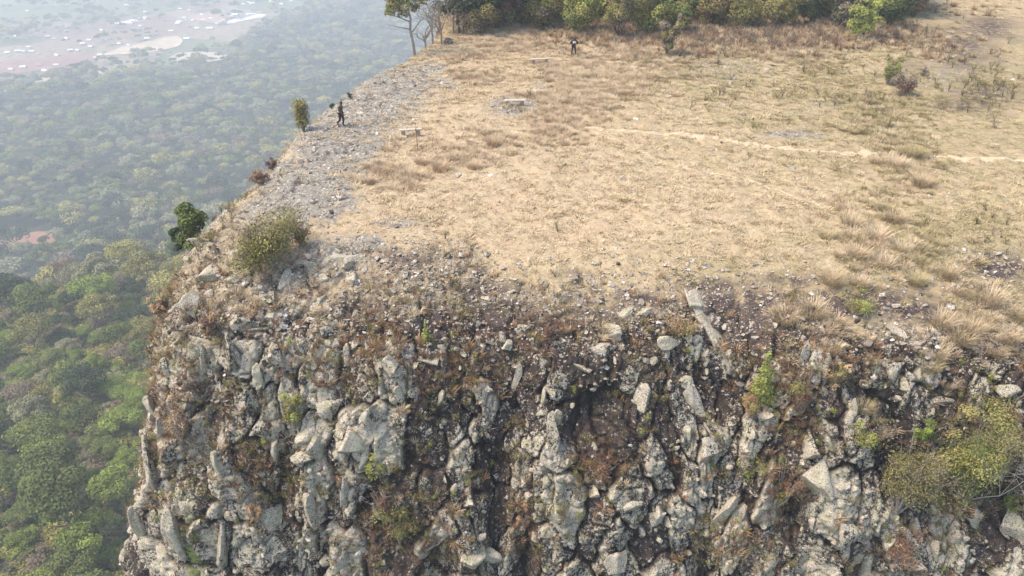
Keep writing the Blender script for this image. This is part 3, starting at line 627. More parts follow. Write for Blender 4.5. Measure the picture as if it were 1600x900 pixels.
# uncountable smaller stones: on the cliff, in the rubble and over the bare slab
def rndrot(n, tilt=.4): return np.stack([rng.normal(0, tilt, n), rng.normal(0, tilt, n), rng.uniform(0, 6.283, n)], 1)
def pick(D, wts, n):
    w_ = np.clip(wts, 0, None); return rng.choice(len(w_), n, p=w_ / w_.sum())
vis = (C['px'] > 120) & (C['px'] < 1680) & (C['py'] < 980) & (C['py'] > 60)
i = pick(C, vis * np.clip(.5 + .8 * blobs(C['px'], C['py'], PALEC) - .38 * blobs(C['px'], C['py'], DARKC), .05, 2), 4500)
sz = .045 * np.exp(rng.normal(0, .6, len(i))).clip(.4, 4.5) * 1.7
scatter('broken_stones', C['P'][i] + C['N'][i] * sz[:, None] * .2, rndrot(len(i), 1), np.stack([sz, sz, sz * 1.4], 1), rng.integers(0, 6, len(i)), CHIP, cliff)['kind'] = 'stuff'
wp = np.clip(G['rubble'] * 1.6 * (G['op'] > -7) + .5 * sstep(375, 440, G['py'] + 12 * fbm(G['P'] / 1.5, 3, 222) * 3) * (G['op'] > -8) + .3 * (G['slab'] > .3) * G['slab'] + .015, 0, 2) * ((G['px'] > -60) & (G['px'] < 1680) & (G['py'] < 700)) * np.gradient(G['dep']).clip(1, 1)
wp *= np.where((G['dep'] > 45) & (G['slab'] < .3), 3.0, 1) * (1 - .5 * G['dark'])
i = pick(G, wp, 21000); sz = .05 * np.exp(rng.normal(0, .55, len(i))).clip(.4, 4.5) * (1 + .012 * (G['dep'][i] - 35).clip(0))
scatter('loose_pebbles', G['P'][i] + np.array([0, 0, .01]), rndrot(len(i), .3), sz, np.where(rng.uniform(size=len(i)) < .8, rng.integers(0, 6, len(i)), rng.integers(6, 12, len(i))), PEB + CHIP, plateau)['kind'] = 'stuff'
wr = G['rubble'] * (G['op'] > -6) * (G['py'] > 395) * (G['px'] > 240) * (G['px'] < 1620)
for i in pick(G, wr, 36):
    r = rng.uniform(.14, .34); NB += 1
    link('boulder', BOULD[rng.integers(12)], cliff, Vector(G['P'][i] + G['N'][i] * r * .15), tuple(rng.uniform(-.4, .4, 3) * (1, 1, 8)), (r, r * rng.uniform(.6, 1), r * rng.uniform(.5, .8)))
print('stones', NB)

# ------------------------------------------------------------------ grasses
path_soft = None
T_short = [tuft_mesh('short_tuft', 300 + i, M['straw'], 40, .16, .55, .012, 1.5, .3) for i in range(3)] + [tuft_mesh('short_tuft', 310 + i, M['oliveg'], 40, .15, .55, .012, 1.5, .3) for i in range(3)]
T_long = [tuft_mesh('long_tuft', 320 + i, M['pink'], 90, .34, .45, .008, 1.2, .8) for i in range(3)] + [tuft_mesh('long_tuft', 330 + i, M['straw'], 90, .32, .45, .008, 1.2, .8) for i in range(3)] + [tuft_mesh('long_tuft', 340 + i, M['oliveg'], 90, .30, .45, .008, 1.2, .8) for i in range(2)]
inb = (G['px'] > -80) & (G['px'] < 1700) & (G['py'] < 640) & (G['P'][:, 1] < 128)
area = np.where(G['P'][:, 1] > 56, 5.4, np.where(G['P'][:, 1] > 41, 1.5, 1.0)); area = np.where(G['P'][:, 1] > 84, 100, area)
nz = fbm(G['P'] / 3.0, 3, 120)
onp = .42 + .58 * sstep(.1, .5, pathd)
wg = area * inb * np.clip(1.1 - .88 * G['rubble'] - .86 * G['slab'] - .9 * G['dark'] + .5 * nz, 0, 1.5) * onp
i = pick(G, wg, 75000); r = rng.uniform(size=len(i)); ol = (G['olive'][i] + .35 * nz[i] > rng.uniform(.1, .9, len(i)))
jj = np.where(G['P'][i][:, 1] > 84, .7, .06); pp = G['P'][i] + np.c_[rng.normal(0, 1, (len(i), 2)) * jj[:, None], np.zeros(len(i))]
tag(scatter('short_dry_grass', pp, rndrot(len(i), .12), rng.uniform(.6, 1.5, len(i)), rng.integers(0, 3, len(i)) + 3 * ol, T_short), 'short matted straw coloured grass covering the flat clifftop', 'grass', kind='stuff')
LONG = [(620, 270, 60, 26, 1), (700, 240, 90, 26, 1), (760, 215, 60, 20, .8), (900, 170, 90, 40, 1), (960, 120, 120, 40, .9), (800, 60, 60, 30, .8), (740, 110, 60, 30, .6), (1000, 80, 80, 30, .8), (1340, 370, 70, 90, 1), (1420, 270, 50, 50, 1), (1300, 430, 40, 40, .9), (1400, 190, 80, 50, .9), (1480, 450, 80, 50, .8),
        (1440, 400, 60, 50, .7), (1260, 80, 160, 25, .7), (1450, 60, 120, 50, .5), (850, 210, 120, 30, .6), (1550, 500, 60, 50, 1), (1480, 540, 80, 40, 1), (1240, 480, 50, 30, 1), (1290, 540, 40, 50, 1), (880, 460, 60, 30, .6), (600, 440, 40, 12, .7)]
lm = blobs(G['px'] + nz * 20, G['py'] + nz * 10, LONG)
i = pick(G, area * inb * onp * np.clip(lm * 1.2 - .25 + .8 * nz * (lm > .2) + .012, 0, 2) * (1 - .9 * (G['slab'] > .5)) * (1 - .9 * (G['dark'] > .35)), 7500)
ol = G['olive'][i] > rng.uniform(.2, 1.1, len(i)); ix = np.where(ol, rng.integers(6, 8, len(i)), rng.integers(0, 6, len(i)))
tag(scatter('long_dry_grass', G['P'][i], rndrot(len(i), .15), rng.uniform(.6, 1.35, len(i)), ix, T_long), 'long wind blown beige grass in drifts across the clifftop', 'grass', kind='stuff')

def sprig_mesh(name, seed, mat, n=90, h=.45, rad=.22, leaf=.022, stems=7):
    g = np.random.default_rng(seed); mb = MB()
    cs = []
    for k in range(stems):
        a = g.uniform(0, 6.28); t = (math.cos(a) * rad * g.uniform(.3, 1), math.sin(a) * rad * g.uniform(.3, 1), h * g.uniform(.6, 1)); mb.tube([(0, 0, -.05), (t[0] * .4, t[1] * .4, t[2] * .55), t], [.008, .006, .003], 3, .1)
        cs += [(t[0] * q, t[1] * q, t[2] * (.2 + .8 * q)) for q in (.45, .7, .95)]
    leaves(mb, cs, [rad * .35] * len(cs), n, leaf, g, inside=.6); return mb.mesh(name, mat, False)
SPR = [sprig_mesh('red_sprig', 400, M['redp']), sprig_mesh('red_sprig', 401, M['redp'], 120, .3, .3), sprig_mesh('olive_sprig', 402, M['mossp']), sprig_mesh('olive_sprig', 403, M['mossp'], 140, .3, .35), sprig_mesh('green_sprig', 404, M['brightp']),
       tuft_mesh('rust_tuft', 405, M['rustg'], 60, .42, .3, .012, .9), tuft_mesh('rust_tuft', 406, M['rustg'], 60, .35, .35, .012, 1.1), tuft_mesh('straw_tuft', 407, M['straw'], 60, .38, .3, .012, .9), sprig_mesh('brown_sprig', 408, M['drybrown'], 80, .5, .3)]
nc = fbm(C['P'] / 1.4, 3, 140)
ru = blobs(C['px'], C['py'], RUST)
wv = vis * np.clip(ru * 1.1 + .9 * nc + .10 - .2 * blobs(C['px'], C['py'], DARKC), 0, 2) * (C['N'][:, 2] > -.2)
i = pick(C, wv, 5600); q = rng.uniform(size=len(i)); warm = ru[i] > rng.uniform(.1, 1, len(i))
ix = np.where(warm, rng.choice([0, 1, 5, 6, 8, 5], len(i)), rng.choice([2, 3, 4, 7, 8, 6, 2, 3], len(i)))
nrm = C['N'][i]; rt = rndrot(len(i), .2); rt[:, 0] += .5 * nrm[:, 1] * -1 * .6
tag(scatter('cliff_plants', C['P'][i] - nrm * .02, rt, rng.uniform(.45, 1.25, len(i)), ix, SPR), 'rust red and olive dry plants rooted in the joints of the cliff', 'plants', kind='stuff')
wv = inb * np.clip(G['rubble'] * (blobs(G['px'], G['py'], RUST) + .35 + nz), 0, 2) * area
wv += inb * area * 1.1 * blobs(G['px'], G['py'], [(1050, 55, 140, 18, 1), (1250, 60, 160, 20, 1), (1400, 55, 60, 16, .8), (1100, 75, 90, 14, .5), (930, 60, 60, 10, .5), (1240, 70, 180, 12, .8)])
wv += inb * area * 1.0 * blobs(G['px'], G['py'], [(1500, 75, 80, 50, 1), (1540, 150, 70, 30, .7), (1430, 40, 50, 30, .6)]) * np.clip(.3 + nz, 0, 1)
wv += inb * area * .09 * (olive + 0 if False else G['olive']) * np.clip(nz * 3, 0, 1)
i = pick(G, wv, 5600); warm = rng.uniform(size=len(i)) < .4
edge = G['py'][i] < 100; ix = np.where(warm, rng.choice([0, 1, 5, 6, 8, 5], len(i)), rng.choice([2, 3, 7, 8, 6, 7], len(i))); ix = np.where(edge, rng.choice([0, 5, 6, 7, 7, 8, 7, 8], len(i)), ix); ix = np.where((G['py'][i] > 100) & (G['py'][i] < 400), rng.choice([2, 3, 8, 2, 3, 8], len(i)), ix)
tag(scatter('clifftop_plants', G['P'][i], rndrot(len(i), .2), rng.uniform(.5, 1.3, len(i)) * (1 + .012 * (G['dep'][i] - 35).clip(0)), ix, SPR), 'low rusty plants among the rubble and along the wood edge of the clifftop', 'plants', kind='stuff')
print('plants')

# ------------------------------------------------------------------ footpaths
def strip(name, pts, w0, label):
    q = catmull(pts, 14); V = []; n = len(q); g = np.random.default_rng(11)
    G0 = [ground(a_, b_) for a_, b_ in q]
    for k in range(n):
        t = (G0[min(k + 1, n - 1)] - G0[max(k - 1, 0)]); t.z = 0; t.normalize(); s_ = Vector((-t.y, t.x, 0)); ww = w0 * (1 + .7 * g.normal()) if 0 < k < n - 1 else .02; ww = max(.05, ww)
        cc = G0[k] + s_ * g.normal(0, .06)
        for f in (-1, -.5, 0, .5, 1):
            p = cc + s_ * f * ww; p.z = drop(p.x, p.y).z + (.028 if abs(f) < 1 else -.05); V.append(p[:])
    Fq = [(k * 5 + j, k * 5 + j + 1, k * 5 + j + 6, k * 5 + j + 5) for k in range(n - 1) for j in range(4)]
    me = mesh_np(name, V, np.array(Fq)[:, ::-1], M['path']); return tag(link(name, me), label, 'footpath', kind='structure')
strip('footpath', PATH1, .30, 'pale trodden footpath crossing the grass towards the right')
strip('footpath', PATH2, .06, 'fainter trodden path branching diagonally across the open grass')

# ------------------------------------------------------------------ tussocks one can count
TUS = [tuft_mesh('grass_tussock', 500 + i, M[m], 420, .62, .75, .008, .95, .9) for i, m in enumerate(('straw', 'straw', 'oliveg', 'pink', 'rustg'))]
def tussock(px_, py_, wpx, v, label, grp):
    p, n, d = at(px_, py_); label = ('straw yellow', 'bright straw', 'olive tinged', 'pinkish beige', 'rusty')[v] + (' small' if wpx < 30 else ' large' if wpx > 38 else '') + label
    o = link('grass_tussock', TUS[v], None, p - Vector((0, 0, .05)), (0, 0, random.uniform(0, 6)), wpx * d / F / 1.0)
    return tag(o, label, 'grass tussock', grp)
LR = [(1225, 500, 44), (1270, 490, 50), (1290, 550, 36), (1305, 590, 30), (1470, 505, 44), (1500, 530, 50), (1460, 555, 44), (1450, 575, 40), (1520, 515, 40), (1575, 530, 44), (1545, 470, 50), (1590, 500, 40), (1480, 600, 34), (1555, 550, 36), (1395, 560, 24), (1350, 640, 32), (1370, 680, 30), (1590, 560, 34)]
for k, (a, b, ww) in enumerate(LR): tussock(a, b, ww, (0, 1, 0, 2)[k % 4], ' tussock ' + ('above the conifer sapling' if a < 1280 else 'below the flat dark rock' if a < 1360 else 'left of the big green shrub' if a < 1445 else 'just above the big green shrub' if a < 1525 else 'on the far right edge') + (', upper one' if b < 520 else ', middle one' if b < 565 else ', lower one'), 'grass tussocks at the right cliff edge')
MR = [(1330, 350, 36), (1370, 372, 40), (1385, 330, 30), (1400, 345, 34), (1340, 400, 36), (1380, 415, 40), (1430, 440, 38), (1300, 440, 40), (1440, 290, 34), (1400, 260, 34), (1425, 245, 38), (1370, 255, 26), (1435, 285, 26), (1320, 330, 26), (1290, 370, 26), (1410, 390, 30), (1480, 430, 34), (1345, 445, 30)]
for k, (a, b, ww) in enumerate(MR): tussock(a, b, ww, (0, 3, 2, 1)[k % 4], ' tussock ' + ('at the path end of' if b < 300 else 'in the middle of' if b < 380 else 'at the front end of') + ' the right hand grass drift, ' + ('left side' if a < 1340 else 'centre' if a < 1400 else 'right side'), 'grass tussocks in the right hand drift')
ML = [(575, 285, 26), (600, 270, 28), (640, 275, 30), (660, 255, 28), (690, 265, 34), (710, 250, 30), (740, 262, 26), (770, 225, 26), (800, 215, 22), (650, 295, 24), (860, 190, 22), (930, 150, 22), (905, 165, 24), (960, 140, 20), (880, 120, 18), (1000, 135, 20), (1055, 150, 18)]
for k, (a, b, ww) in enumerate(ML): tussock(a, b, ww, (3, 3, 1)[k % 3], ' tussock ' + ('below the stake' if a < 665 else 'below the middle bench' if a < 830 else 'right of the middle bench' if a < 920 else 'in the drift below the person in black') + (', farther one' if b < 155 or 180 < b < 252 else ', nearer one'), 'grass tussocks beside the benches')

# ------------------------------------------------------------------ benches, stake, stones on the grass
def bench(p0, p1, label, tilt=0):
    a = at(*p0)[0]; b = at(*p1)[0]; c = (a + b) / 2; L = (b - a).length; yaw = math.atan2(b.y - a.y, b.x - a.x)
    e = bpy.data.objects.new('bench', None); sc.collection.objects.link(e); c.z = min(drop(a.x, a.y).z, drop(b.x, b.y).z); e.location = c; e.rotation_euler = (0, R(tilt), yaw)
    tag(e, label, 'bench', 'plank benches on the clifftop')
    m = MB(); m.box((0, 0, .46), (L * 1.25, .26, .07), jitter=.008); link('seat', m.mesh('seat', M['plank'], False), e)
    for s in (-1, 1):
        m = MB(); m.box((s * L * .42, 0, .16), (.24, .26, .54), jitter=.018); m.box((s * L * .42, .01, -.08), (.32, .34, .2), jitter=.02); link('leg', m.mesh('leg', M['block'], False), e)
bench((791, 166), (818, 166), 'plank bench on two stone blocks standing in the small grey rock patch')
bench((628, 214), (656, 212), 'plank bench on two blocks beside a thin stake near the bare rock')
bench((832, 101), (856, 99), 'low plank bench nearest the person in black by the wood edge', -2)
p = at(653, 235)[0]; m = MB(); m.tube([p + Vector(q) for q in ((0, 0, -.1), (-.03, 0, .6), (-.07, .02, 1.3), (-.06, 0, 1.75))], [.02, .018, .014, .008], 5); m.tube([p + Vector((-.07, .02, 1.3)), p + Vector((.1, .02, 1.6)), p + Vector((.14, 0, 1.95))], [.012, .008, .005], 4)
tag(link('stake', m.mesh('stake', M['darkbark'])), 'thin forked dead stem standing in front of the bench', 'stake')
for (a, b, s, lb) in [(692, 131, .26, 'single white stone on the grass above the bare slab'), (768, 275, .22, 'flat white stone on open grass left of the middle'), (993, 187, .22, 'whitish stone beside the path near its left end'), (1583, 126, .2, 'white stone in the scrubby grass at the far right'), (930, 412, .3, 'pale grey rounded stone at the front of the open grass'),
                     (1217, 71, .42, 'pinkish boulder at the foot of the wood'), (701, 68, .6, 'pale grey rock beneath the leafless tree at the edge'), (1338, 76, .4, 'flat pinkish rock under the bright shrub of the wood')]:
    p = at(a, b)[0]; o = link('stone', stone_mesh('stone', 700 + a, 3, mat_plain('pale_stone', (.50, .46, .40), (.78, .74, .68), 8) if s < .3 else M['boulder'], 9, .1, True, (1, .8, .55)), None, p + Vector((0, 0, s * .2)), (0, 0, a), s); tag(o, lb, 'stone')

# ------------------------------------------------------------------ shrubs
def empty(name, loc, rz=0, s=1.0):
    e = bpy.data.objects.new(name, None); sc.collection.objects.link(e); e.location = loc; e.rotation_euler = (0, 0, rz); e.scale = (s, s, s); return e
def shrub(px_, py_, wpx, hpx, mats, label, n=1500, leaf=.05, stemmat='bark', name='shrub', seed=1, shape='round', cat='shrub', grp=None, twigs=4, loc=None, d=None, inside=.5):
    """stems from one root, twigs, and leaf clumps in one or more leaf colours"""
    if loc is None:
        p, nrm, d = at(px_, py_)
    else: p = loc
    qx = px_
    while loc is None and p.z < -30 and qx < 700:
        qx += 3; p, nrm, d = at(qx, py_)
    W, H = wpx * d / F, hpx * d / F * 1.05; g = np.random.default_rng(seed * 13 + int(px_)); e = empty(name, p - Vector((0, 0, .05)))
    tag(e, label, cat, grp); mb = MB(); tips = []
    ns = 9 if shape != 'cone' else 5
    for k in range(ns):
        a = k * 2.4 + g.uniform(0, .7); r = W * .44 * g.uniform(.25, 1.1) * (1 + .45 * math.cos(a - seed * 1.7)); top = H * g.uniform(.45, 1.0)
        if shape == 'cone': r *= .5
        q = [np.array([0, 0, -.05]), np.array([math.cos(a) * r * .35, math.sin(a) * r * .35, top * .45]), np.array([math.cos(a) * r, math.sin(a) * r, top])]
        mb.tube(q, [.022 * (1 + W * .4), .015 * (1 + W * .3), .007], 5); tips.append(q[-1])
        for j in range(twigs):
            t0 = q[1] + (q[2] - q[1]) * g.uniform(0, .9); dd = g.normal(size=3) * (1, 1, .5) + np.array([0, 0, .6]); dd /= np.linalg.norm(dd); t1 = t0 + dd * W * .25 * g.uniform(.5, 1.2)
            mb.tube([t0, (t0 + t1) / 2 + g.normal(0, .02, 3), t1], [.009, .007, .004], 4); tips.append(t1)
    link('stem', mb.mesh('stem', M[stemmat]), e)
    for k, mt in enumerate(mats):
        cs = []; rs = []
        for j in range(44 if shape == 'cone' else 22):
            if shape == 'cone': z_ = H * g.uniform(.08, .95); rr_ = W * .42 * (1.02 - z_ / H) * g.uniform(0, 1); a = g.uniform(0, 6.28); cs.append((rr_ * math.cos(a), rr_ * math.sin(a), z_)); rs.append(W * (.06 + .16 * (1 - z_ / H)))
            elif shape == 'column': z_ = H * g.uniform(.15, .88); a = g.uniform(0, 6.28); rr_ = W * .25 * g.uniform(); cs.append((rr_ * math.cos(a), rr_ * math.sin(a), z_)); rs.append(W * .22 * g.uniform(.7, 1.1))
            else: t = tips[g.integers(len(tips))]; cs.append(tuple(t * g.uniform(.45, 1.05))); rs.append(W * g.uniform(.05, .19))
        m2 = MB(); leaves(m2, cs, rs, int(n * 1.7) // len(mats), leaf * 1.1, g, inside=inside); link('foliage', m2.mesh('foliage', M[mt], False), e)
    return e
shrub(420, 412, 150, 96, ['mossp', 'olivegreen', 'drybrown'], 'large olive shrub with bare lower twigs on the rim above the left cliff', 6200, .045, seed=2)
shrub(470, 385, 40, 40, ['mossp', 'rustg'], 'small yellowish shrub leaning on the right side of the large olive shrub', 1100, .04, seed=3)
shrub(438, 207, 36, 50, ['mossp', 'mossp'], 'upright olive bush at the very rim left of the walking person', 2200, .05, shape='column', seed=4)
shrub(388, 290, 34, 24, ['redp', 'rustg'], 'low rust red bush overhanging the left rim', 900, .04, seed=5)
shrub(414, 264, 20, 20, ['redp'], 'smallest rust red bush on the left rim above the other one', 600, .035, seed=6)
shrub(501, 152, 10, 10, ['darkgreen'], 'tiny dark bush on the far left rim beyond the walking person', 260, .04, seed=7)
shrub(473, 170, 9, 10, ['darkgreen'], 'tiny dark bush on the rim right above the olive bush', 260, .04, seed=8)
shrub(252, 500, 34, 66, ['rustg', 'drybrown'], 'orange dry bush hanging on the left edge of the cliff', 1500, .04, seed=9)
shrub(333, 520, 40, 60, ['redp', 'rustg'], 'red brown dry plant in a cleft near the left end of the cliff', 1200, .035, seed=10)
shrub(310, 620, 34, 44, ['redp', 'drybrown'], 'rusty dry bush low in the cleft beside pale boulders', 900, .035, seed=11)
shrub(666, 532, 16, 40, ['brightp'], 'small yellow green conifer seedling on the rubble above the cliff', 900, .03, shape='cone', seed=12)
shrub(1186, 635, 50, 104, ['brightp', 'brightp'], 'bright green conical conifer sapling on the cliff edge', 3400, .035, shape='cone', name='conifer_sapling', cat='conifer', seed=13)
shrub(1170, 650, 50, 60, ['rustg', 'mossp'], 'brown twiggy bush around the foot of the conifer sapling', 1400, .035, seed=14)
shrub(1385, 132, 36, 46, ['mossp', 'brightp'], 'green bush standing alone on the upper right grassland', 1700, .05, seed=15)
shrub(1412, 150, 50, 36, ['redp', 'drybrown'], 'purplish brown dry bush beside the lone green bush', 1500, .05, seed=16)
shrub(1443, 118, 14, 16, ['drybrown'], 'small round brown bush right of the lone green bush', 400, .04, seed=17)
shrub(1498, 778, 145, 215, ['midgreen', 'olivegreen', 'mossp'], 'big green shrub with pale arching stems on the right cliff', 10000, .038, 'bark', seed=18, twigs=9)
shrub(1400, 802, 150, 155, ['mossp', 'olivegreen', 'drybrown'], 'wide olive grey shrub left of the big green shrub on the cliff', 6200, .035, 'bark', seed=19, twigs=7)
shrub(1350, 700, 52, 46, ['brightp', 'olivegreen'], 'yellow green cushion bush above the wide olive shrub', 1500, .03, seed=20)
shrub(1575, 800, 46, 60, ['freshgreen', 'mossp'], 'small leafy bush between pale boulders at the right edge', 1200, .035, seed=21)
shrub(1440, 690, 40, 50, ['freshgreen'], 'dense bright green clump against the left flank of the big shrub', 1300, .03, seed=22)
shrub(1245, 640, 60, 70, ['redp', 'mossp'], 'red brown leafy bush on the cliff right of the sapling', 1700, .035, seed=23)
shrub(1300, 610, 44, 60, ['rustg', 'mossp'], 'rust coloured bush below the straw tussocks on the right', 1200, .035, seed=24)
shrub(1215, 790, 46, 100, ['redp', 'mossp'], 'tall dark red dry plant hanging in a gully of the lower cliff', 1700, .035, seed=25)
shrub(595, 750, 56, 52, ['brightp', 'mossp'], 'yellow green bush clinging to the middle of the cliff', 1600, .035, seed=26)
shrub(625, 850, 90, 90, ['mossp', 'olivegreen'], 'wide olive bush on the lower cliff with red stems above it', 2800, .035, seed=27)
shrub(600, 800, 50, 44, ['redp'], 'patch of upright red stems between two green cliff bushes', 700, .03, seed=28)
shrub(466, 665, 40, 80, ['mossp', 'brightp'], 'narrow olive plant growing up a joint of the left cliff', 1400, .035, seed=29)
shrub(940, 745, 44, 36, ['rustg', 'redp'], 'orange brown tuft on the dark middle part of the cliff', 900, .03, seed=30)
shrub(400, 815, 34, 60, ['rustg'], 'orange dry grass clump low on the left cliff', 800, .035, seed=31)
shrub(860, 535, 34, 40, ['redp'], 'dark red low plant between stones at the lip of the cliff', 800, .03, seed=32)
shrub(1060, 525, 70, 34, ['mossp', 'rustg'], 'flat olive mat plant left of the long pale slab', 1400, .03, seed=33)
shrub(820, 830, 30, 60, ['rustg'], 'rusty strip of dry plants low in the middle gully', 700, .03, seed=34)
shrub(285, 700, 60, 100, ['drybrown', 'rustg'], 'sparse brown twiggy bush over the bare rock of the left cliff', 1300, .03, seed=35, twigs=8)
shrub(1170, 745, 50, 50, ['mossp', 'brightp'], 'small mossy green bush on the lower cliff left of the red plant', 1100, .03, seed=36)
shrub(1400, 880, 80, 50, ['redp', 'rustg'], 'dark rusty plants around the pale blocks at the lower right', 1400, .03, seed=37)
shrub(1585, 660, 50, 30, ['rustg', 'redp'], 'reddish bush at the right edge behind the big green shrub', 900, .03, seed=38)
shrub(1340, 490, 70, 26, ['mossp', 'brightp'], 'low greenish mat plant on the dark flat rock', 1200, .03, seed=39)
# leafless shrub on the silhouette of the cliff, dead stems
def deadthing(px_, py_, h, label, seed, depth=3, n=3, r=.03, name='dead_shrub', up=(0, 0, 1), spread=.5, mat='deadwood'):
    p, nn, d = at(px_, py_); g = np.random.default_rng(seed); mb = MB()
    for k in range(n):
        dd = np.array(up, float) + g.normal(0, spread, 3) * (1, .6, .3); dd /= np.linalg.norm(dd); bare(mb, g, (0, 0, -.05), dd, h * .5, r, depth)
    o = link(name, mb.mesh(name, M[mat]), None, p); return tag(o, label, 'dead shrub')
deadthing(205, 560, 2.2, 'leafless brown shrub leaning out over the drop at the left edge', 41, 4, 4, .035, up=(-.35, 0, 1), mat='drybrown')
deadthing(1215, 790, 2.3, 'bleached dead stem standing in the red plants', 42, 1, 1, .05, spread=.08)
deadthing(1212, 690, 1.3, 'short white dead stem below the conifer sapling', 43, 1, 1, .04, spread=.08)
deadthing(1430, 760, 2.6, 'pale forking dead branches in front of the dark gully', 44, 3, 3, .035)
deadthing(1512, 780, 4.4, 'tangle of pale bare branches inside the big green shrub', 45, 4, 4, .03)
deadthing(545, 650, 1.6, 'thin leafless stems among the boulders in the upper cliff', 46, 3, 3, .018)
deadthing(690, 690, 1.5, 'fallen pale twigs in the middle of the dark cliff', 47, 2, 3, .018, up=(-.8, -.2, -.3))
deadthing(670, 800, 1.5, 'bare curved twigs over the wide olive cliff bush', 48, 3, 3, .015)
deadthing(320, 730, 1.8, 'dark leafless twigs across the left cliff', 49, 3, 3, .018, mat='darkbark')

# ------------------------------------------------------------------ the wood at the back of the clifftop
def plot(px_, y_off, py_=None): pass
def wood_tree(x_, y_, H, rad, leafm, barkm, label, seed, grp=None, n=2600, leaf=.11, low=.7, name='tree', r=.11, nl=7, spread=.45):
    g = np.random.default_rng(seed); e = empty(name, drop(x_, y_) - Vector((0, 0, .1))); tag(e, label, 'tree', grp)
    mb = MB(); tips = limbs(mb, g, (0, 0, 0), H * .82, r, nl, spread, .6); link('trunk', mb.mesh('trunk', M[barkm]), e)
    m2 = MB(); cs = [tuple(np.array(t) + g.normal(0, rad * .15, 3)) for t in tips for _ in (0, 1)] + [(g.normal(0, rad * .45), g.normal(0, rad * .45), H * g.uniform(low, 1)) for _ in range(26)]; rs = [rad * g.uniform(.24, .42) for _ in cs]
    leaves(m2, cs, rs, n, leaf, g, flat=.8); link('crown', m2.mesh('crown', M[leafm], False), e); return e
def gpt(px_, py_): q = ground(px_, py_); return q.x, q.y
x_, y_ = gpt(648, 91)
g = np.random.default_rng(60); e = empty('tree', drop(x_, y_)); tag(e, 'pale trunked leafy tree standing at the clifftop rim left of the wood', 'tree')
mb = MB(); mb.tube([(0, 0, -.2), (-.05, 0, 1), (-.25, 0, 2.2), (-.15, 0, 3.2), (-.4, 0, 4.4), (-.2, 0, 5.6)], [.17, .12, .105, .09, .07, .04], 7)
for q in [[(-.15, 0, 2.0), (.6, .1, 2.9), (1.2, .3, 3.4)], [(-.2, 0, 2.9), (-1.2, .1, 3.3), (-2.1, 0, 3.6)], [(-.2, 0, 3.4), (-1.0, -.3, 4.4), (-1.8, -.2, 5.0)], [(-.3, 0, 4), (.5, .2, 4.8), (1.2, .3, 5.6)], [(-.25, 0, 2.3), (-1.1, -.2, 2.5), (-2.2, 0, 2.7)]]: mb.tube(q, [.06, .04, .015], 5)
link('trunk', mb.mesh('trunk', M['bark']), e); m2 = MB()
leaves(m2, [(-1.6, 0, 4.1), (-1.0, .3, 4.6), (-.2, 0, 4.8), (.6, .3, 5.0), (-1.9, .1, 3.6), (-.4, -.3, 4.1), (.8, 0, 4.5), (-1.4, 0, 5.1), (0, .4, 5.6), (-.8, .2, 3.5), (-1.2, 0, 3.9), (.2, 0, 5.2), (-1.7, .2, 4.6), (1.2, 0, 4.9), (1.5, .2, 5.6), (.3, .3, 3.9), (1.0, 0, 5.9)], [.55, .65, .6, .6, .45, .5, .5, .6, .7, .45, .5, .6, .5, .5, .6, .4, .6], 6200, .085, g); link('crown', m2.mesh('crown', M['mossp'], False), e)
m2 = MB(); leaves(m2, [(-1.8, 0, 3.9), (-1.2, .2, 4.4), (-.3, 0, 4.6), (-.9, 0, 5.2)], [.45, .5, .5, .6], 900, .085, g); link('crown', m2.mesh('crown', M['freshgreen'], False), e)
for (a, b, H, lb, s, mt) in [(676, 74, 5.0, 'tangled grey leafless tree close behind the leafy rim tree', 67, 'bark'), (724, 58, 5.4, 'leafless tree with twisted grey limbs against the dark wood', 68, 'bark'), (742, 52, 4.6, 'short leafless tree before the dark wood, left of the forked bare one', 69, 'darkbark'), (690, 76, 5.2, 'grey leafless tree with crooked branches beside the leafy rim tree', 61, 'bark'), (665, 80, 3.6, 'smaller leafless tree between the leafy tree and the larger bare one', 62, 'bark'), (708, 60, 5, 'straight bare grey tree at the dark edge of the wood', 63, 'bark'), (783, 44, 6, 'leaning pale trunk at the dark edge of the wood', 64, 'bark'), (757, 46, 5, 'forked grey bare tree in front of the dark wood', 65, 'bark'), (800, 36, 6, 'thin white bare trunk just left of the green shrubs', 66, 'deadwood')]:
    x_, y_ = gpt(a, b); g = np.random.default_rng(s); e = empty('bare_tree', drop(x_, y_)); tag(e, lb, 'bare tree'); mb = MB(); mb.tube([(0, 0, -.2), (.03, 0, H * .15), (g.normal(0, .15), 0, H * .33)], [.11, .09, .08], 6); link('trunk', mb.mesh('trunk', M[mt]), e); mb = MB()
    top = np.array([0, 0, H * .3])
    for k in range(5): dd = np.array([g.normal(0, .5), g.normal(0, .4), 1]); bare(mb, g, top * (.6 + .1 * k), dd / np.linalg.norm(dd), H * .26, .06, 4, 5)
    link('crown', mb.mesh('crown', M[mt]), e)
k = 0
for (xx, yy) in [(-4.9, 77.6), (-3.2, 77.8), (-1.3, 78.4), (-6.0, 81), (-4.4, 79.5), (-2.6, 80), (-4.2, 84), (-.6, 81), (-2.5, 86), (.8, 82), (1.8, 85), (-.5, 88), (2.8, 83), (-5.8, 86), (-6.2, 90), (-3, 91)]:
    wood_tree(xx + rng.normal(0, .3), yy + rng.normal(0, .4), rng.uniform(6.5, 9), 2.2, 'darkgreen', 'darkbark', 'dark evergreen tree of the shaded wood behind the bare trees', 900 + k, 'dark trees at the left of the wood', 6000, .13, .22, r=.12); k += 1
